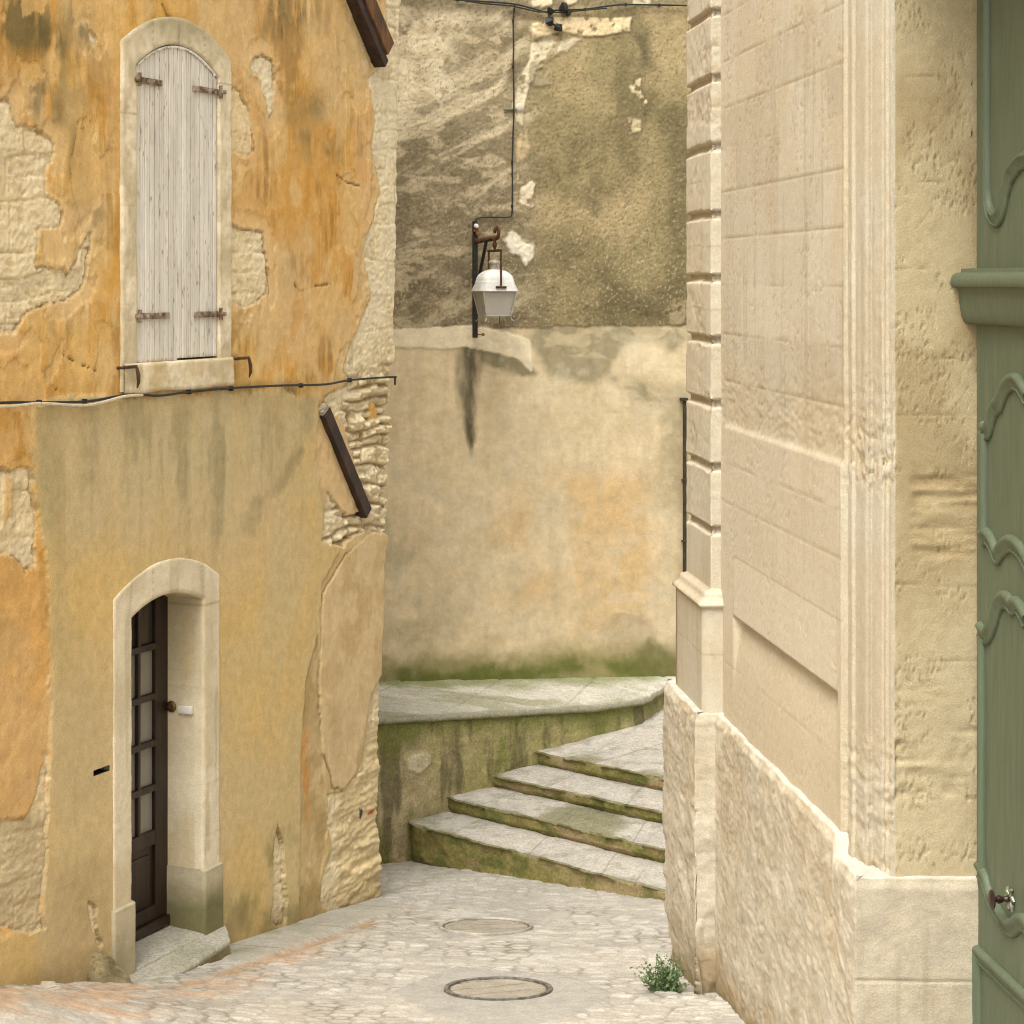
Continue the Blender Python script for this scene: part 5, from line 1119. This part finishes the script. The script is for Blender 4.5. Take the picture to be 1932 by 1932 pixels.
# lintel and continuation of the building past the door, towards the camera
fp = lambda a, o: tuple(FO+fd_*a+fn_*o)
b = MB(); b.prism([fp(-.7, -.12), fp(3.2, -.12), fp(3.2, -.70), fp(12, -.70), fp(12, -6), fp(-.7, -6)], -1, 10.95); b.build('shell', M_shell, rb)
b = MB(); b.prism([fp(6.5, -.02), fp(12, -.02), fp(12, -.68), fp(6.5, -.68)], -.5, 10.94); b.build('near_wall', M_shell, rb)
b = MB(); b.prism([fp(3.46, -.03), fp(6.49, -.03), fp(6.49, -.69), fp(3.46, -.69)], 6.45, 10.93); b.build('lintel', M_shell, rb)
b = MB(); b.prism([fp(-1.1, .3), fp(12.2, .3), fp(12.2, -6.2), fp(-1.1, -6.2)], 11.0, 11.25); b.build('roof', M_roof, rb)
# plinths
def plinth(name, pts, ds_, ztop, seed, mat, inward, tool, low):
    X_, N_, S_, K_ = plan_dense(pts, ds_)
    zrel = np.concatenate([np.linspace(0, 1, 190)]); zt_ = ztop(S_, K_)
    zb_ = gz(X_[:, 1])-.35
    zz = zb_[:, None]+(zt_-zb_)[:, None]*zrel[None]; SS_ = np.broadcast_to(S_[:, None], zz.shape); KK = np.broadcast_to(K_[:, None], zz.shape)
    ag = zz-gz(X_[:, 1])[:, None]
    wq = .26*(fbm(SS_*2.2, zz*2.2, 4, seed+12)-.5); p_, q_ = SS_*.98-zz*.17+wq, SS_*.17+zz*.98+wq
    tm = fbm(p_*5.5+.6*fbm(SS_*3, zz*3, 2, seed), q_*13, 6, seed+1, .62); t2 = fbm(p_*20, q_*44, 3, seed+2)
    amp = tool(SS_, zz, KK)
    off = amp*(.016*(tm-.5)+.010*(t2-.5))+.016*(fbm(SS_*3, zz*3, 4, seed+3)-.5)
    off = off-low(SS_, zz, KK, ag)
    off = off-.016*ss(.05, .0, zt_[:, None]-zz+.02*(fbm(SS_*7, zz*0, 3, seed+9)-.5))
    c = lime(SS_, zz, seed+4, (219, 207, 181)); c = mixc(c, AV(204, 184, 148), .45*ss(.46, .34, tm)*amp); c = mixc(c, AV(196, 172, 130), .5*ss(.66, .74, fbm(SS_*17, zz*30, 4, seed+13))*amp); c = mixc(c, AV(232, 218, 190), .5*ss(.54, .66, tm)*np.clip(amp, 0, 1))
    c = mixc(c, AV(176, 146, 96), .7*ss(.40, .05, ag+.3*(fbm(SS_*4, zz*4, 4, seed+5)-.5))*ss(.35, .6, fbm(SS_*5, zz*6, 4, seed+6)+.1)); c = mixc(c, AV(116, 104, 52), .6*ss(.12, .0, ag+.12*(fbm(SS_*6, zz*6, 3, seed+7)-.5)))
    if seed == 380: c = np.where((KK == 1)[..., None], c*np.array([.86, .83, .79]), c)  # camera-facing side darkened in colour to stand for weaker light
    # top ledge runs back to the wall
    r_ = np.linspace(0, 1, 22)[1:]; cn_ = S_[np.concatenate([[0], np.where(np.diff(K_) > 0)[0]+1])][1:]; dc_ = np.min(np.abs(S_[:, None]-cn_[None]), 1)
    inw = np.minimum(inward(S_, K_), dc_+.002)[:, None]*r_[None]
    lo_ = off[:, -1:]-inw*1.0; lz = zt_[:, None]+.004+.014*r_[None]+.014*(fbm(SS_[:, :1]*9, inw*12, 4, seed+8)-.5)
    ctp = np.broadcast_to(AG(238, 228, 208), lo_.shape+(3,)).copy()
    off = np.concatenate([off, lo_], 1); zz = np.concatenate([zz, lz], 1); c = np.concatenate([c, ctp], 1)
    return sheet(name, X_, N_, off, zz, c, mat, rb)
FP, NP_, RP = pY(1251.5, 14.78), pY(1311, 13.63), (1.50, 13.66)
e2 = (FP[0]+3*.994, FP[1]+3*.108)
plinth('pier_plinth', [e2, FP, NP_, RP], [.3, .010, .006], lambda S, K: 1.80+.012*fbm(S*6, S*0, 3, 5), 360, M_plinth, lambda S, K: np.full(S.shape, .16),
       lambda S, z, K: np.where(K == 2, .55, .9)+.8*ss(1.5, 1.75, z)*(K == 1),
       lambda S, z, K, ag: .05*ss(.45, .0, ag)+(K == 2)*(.012*ss(.45, .7, fbm(z*3.2+.5*fbm(S*6, z*6, 2, 8), z*0+2, 3, 366)))+.02*(z < 1.2)*ss(.5, .7, fbm(S*3, z*3, 3, 367)))
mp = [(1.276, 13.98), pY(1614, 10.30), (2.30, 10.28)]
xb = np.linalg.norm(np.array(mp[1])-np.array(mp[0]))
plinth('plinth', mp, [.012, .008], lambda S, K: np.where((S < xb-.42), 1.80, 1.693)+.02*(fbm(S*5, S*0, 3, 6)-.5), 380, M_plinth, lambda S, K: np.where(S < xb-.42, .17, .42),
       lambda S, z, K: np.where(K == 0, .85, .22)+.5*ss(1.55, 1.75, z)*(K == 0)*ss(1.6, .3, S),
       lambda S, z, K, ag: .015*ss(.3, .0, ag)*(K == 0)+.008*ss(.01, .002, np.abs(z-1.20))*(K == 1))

# ------------------------------------------------------------------ the green carriage door
DC = 13542.0; DO = np.array([2.257, 10.33]); DN = Vector((fn_[0], fn_[1], 0)); DD = Vector((fd_[0], fd_[1], 0))
def DP(v, z, out=0): return Vector((DO[0]+fd_[0]*v, DO[1]+fd_[1]*v, z))+DN*out
def DW(px, py):                              # photo point on the door -> (v along towards the camera, z)
    t = (px-966)/4000; v = (DO[0]-t*DO[1])/(t*fd_[1]-fd_[0]); Y = DO[1]+fd_[1]*v
    return (v, 4.6-(py-530)/4000*Y)
dax = (DD, DN, Vector((0, 0, 1)))
gd = thing('carriage_door', 'tall green panelled carriage door with curved mouldings in the stone building', 'door', tuple(DP(.7, .5)))
b = MB()
b.box(DP(.72, 3.35, -.03), (1.40, .06, 6.10), dax, .004); leaf = b.build('leaf', M_green, gd)
b = MB(); b.box(DP(2.15, 3.35, -.03), (1.38, .06, 6.10), dax, .004); b.build('leaf', M_green, gd)
b = MB(); b.box(DP(1.43, 3.35, -.12), (3.0, .10, 6.3), dax, 0); b.build('backing', M_dark, gd)  # near-black sheet painting the shade in the gap beside the leaf
def mould(pts, w=.042, h=.030, close=False, name='moulding'):
    """bead-and-hollow moulding following a line on the door"""
    d2 = []
    for i in range(len(pts)-1):
        p0, p1, p2, p3 = [np.array(pts[max(0, min(len(pts)-1, i+k))]) for k in (-1, 0, 1, 2)]
        for k in range(6):
            s = k/6; d2.append(.5*((2*p1)+(p2-p0)*s+(2*p0-5*p1+4*p2-p3)*s*s+(3*p1-p0-3*p2+p3)*s**3))
    d2.append(np.array(pts[-1])); d2 = np.array(d2)
    tg = np.gradient(d2, axis=0); tg /= np.maximum(np.linalg.norm(tg, axis=1), 1e-9)[:, None]; nn_ = np.stack([-tg[:, 1], tg[:, 0]], 1)
    sec = [(-1, -.002), (-1, .30), (-.86, .55), (-.66, .62), (-.60, .35), (-.2, .45), (.1, .75), (.4, 1.0), (.7, .92), (.9, .6), (1, .25), (1, -.002)]
    m = MB(); rings = [[m.bm.verts.new(DP(p[0]+q_[0]*a*w, p[1]+q_[1]*a*w, o*h)) for a, o in sec] for p, q_ in zip(d2, nn_)]
    for A_, B_ in zip(rings[:-1], rings[1:]):
        for k in range(len(sec)-1): m.bm.faces.new((A_[k], A_[k+1], B_[k+1], B_[k]))
    m.bm.faces.new(rings[0][::-1]); m.bm.faces.new(rings[-1])
    return m.build(name, M_green, leaf, True)
def dw(pts): return [DW(*p) for p in pts]
vR = lambda pts, v1, n=8: pts
up_c = dw([(1864, -420), (1864, -200), (1864, 0), (1864, 180), (1864, 330), (1865, 372), (1869, 398), (1877, 411), (1884, 412), (1891, 402), (1896, 384), (1899, 366), (1903, 352), (1909, 332), (1920, 314), (1932, 303), (1950, 300)])
md_t = dw([(1855, 806), (1858, 813), (1864, 814), (1869, 806), (1874, 785), (1880, 770), (1888, 762), (1893, 748), (1901, 730), (1913, 720), (1925, 726), (1940, 752)])
md_b = dw([(1855, 1016), (1861, 1011), (1867, 1016), (1874, 1028), (1882, 1048), (1886, 1046), (1893, 1035), (1905, 1026), (1917, 1030), (1930, 1044), (1945, 1075)])
lo_t = dw([(1850, 1187), (1856, 1196), (1863, 1199), (1870, 1190), (1877, 1172), (1884, 1147), (1890, 1135), (1897, 1131), (1905, 1136), (1911, 1144), (1919, 1142), (1927, 1150), (1938, 1172)])
lo_b = dw([(1848, 1640), (1853, 1645), (1860, 1660), (1866, 1682), (1874, 1703), (1885, 1722), (1896, 1740), (1907, 1750), (1916, 1749), (1924, 1741), (1936, 1744), (1950, 1766)])
def mirror(pts, vm): return pts
mould(up_c); mould(md_t, .044); mould(md_b, .044); mould(lo_t, .044); mould(lo_b, .044)
v0 = DW(1858, 900)[0]; zA, zB = DW(1858, 813)[1], DW(1858, 1010)[1]
mould([(v0, zA-.01), (v0, (zA+zB)/2), (v0, zB+.02)], .038)
v1 = DW(1854, 1400)[0]; zA, zB = DW(1854, 1196)[1], DW(1850, 1640)[1]
mould([(v1, zA-.02), (v1, (zA+zB)/2), (v1, zB+.01)], .038)
v2 = DW(1847, 1850)[0]; zP = DW(1846, 1800)[1]
mould([(v2, .4), (v2, 1.0), (v2, zP+.02)], .034); mould([(v2-.03, zP), (v2+.5, zP), (1.35, zP)], .044)
# transom cornice: a moulded beam let into the stone
pf = [(1840, 506), (1811, 507), (1809.5, 514), (1799, 515.5), (1793, 520), (1790.5, 528), (1790.5, 537), (1793, 541), (1802, 543), (1805.5, 550), (1806.5, 560), (1807, 572), (1809, 585), (1811, 597), (1815, 606), (1818, 609), (1842, 613)]
pf = [((1840-a)*10.345/4000, 4.6-(y-530)*10.345/4000) for a, y in pf]
m = MB(); ring = [[m.bm.verts.new(DP(v, z, o-.012)) for o, z in pf] for v in (-.06, .02, .7, 1.4, 2.85)]
for A_, B_ in zip(ring[:-1], ring[1:]):
    for k in range(len(pf)): m.bm.faces.new((A_[k], A_[(k+1) % len(pf)], B_[(k+1) % len(pf)], B_[k]))
m.bm.faces.new(ring[0][::-1]); m.bm.faces.new(ring[-1]); m.build('transom_cornice', M_green, gd, True)
# knob on a baluster stem with a pierced rose
kv, kz = DW(1909, 1696); kx = (DD, Vector((0, 0, 1)), DN)
pr = 37*10.0/4000
m = MB(); m.lathe([(.010, .0), (.012, .012), (.016, .02), (.010, .034), (.018, .050), (.020, .062), (.010, .075), (.012, .080), (.036, .084), (.045, .089), (.045, .094), (.030, .102), (.004, .105)], DP(kv, kz, .004), n=24, ax=kx); knob = m.build('knob', M_knob, leaf, True)
m = MB()
for k in range(6):
    a = k*math.pi/3; m.tube([DP(kv+.018*math.cos(a), kz+.018*math.sin(a), .006), DP(kv+.042*math.cos(a+.3), kz+.042*math.sin(a+.3), .010), DP(kv+.058*math.cos(a), kz+.058*math.sin(a), .008)], [.008, .011, .006], 7)
m.lathe([(.024, 0), (.024, .008), (.012, .012)], DP(kv, kz, 0), n=16, ax=kx); m.build('rose', M_nickel, knob, True)

# ------------------------------------------------------------------ weed at the foot of the pier
def weed(name, x, y, w, h, nst, label, seed):
    rg = random.Random(seed); base = Vector((x, y, float(gz(y))-.01)); t = thing(name, label, 'plant', base)
    st, lf = MB(), MB()
    for i in range(nst):
        a = rg.uniform(0, 2*math.pi); lean = rg.random()**.8; L = h*rg.choice((.35, .5, .7, .8, 1.0, 1.15))*rg.uniform(.8, 1.1)
        root = base+Vector((rg.gauss(0, .03), rg.gauss(0, .025), 0)); d = Vector((math.cos(a)*lean*w*4, math.sin(a)*lean*w*4, 1)).normalized(); pts = [root]
        for k in range(6):
            d = (d+Vector((rg.gauss(0, .14), rg.gauss(0, .14), .05-.13*lean))).normalized(); pts.append(pts[-1]+d*L/6)
        st.tube(pts, [.0030-.0003*k for k in range(7)], 5)
        for k in range(1, 7):
            for side_ in (-1, 1) if k < 6 else (0,):
                for rep in range(2):
                    p = pts[k]+Vector((rg.gauss(0, .006), rg.gauss(0, .006), rg.gauss(0, .006)))
                    o = Vector((rg.gauss(0, 1), rg.gauss(0, 1), rg.gauss(.1, .5))).normalized(); d_ = (d*.6+o).normalized(); s_ = d_.cross(Vector((rg.gauss(0, 1), rg.gauss(0, 1), rg.gauss(0, 1)))).normalized()
                    l = rg.uniform(.016, .040)*(1.1-.10*k); up = d_.cross(s_)*l*.2
                    lf.faces([p, p+d_*l*.4+s_*l*.36-up, p+d_*l*.8+s_*l*.26, p+d_*l*1.1, p+d_*l*.8-s_*l*.26, p+d_*l*.4-s_*l*.36-up, p+d_*l*.5+up*.4], [(0, 1, 6), (1, 2, 6), (2, 3, 6), (3, 4, 6), (4, 5, 6), (5, 0, 6)])
    st.build('stems', M_leaf, t); lf.build('leaves', M_leaf, t)
weed('weed', .99, 13.80, .20, .22, 80, 'bushy green weed growing at the foot of the stone pier', 4)
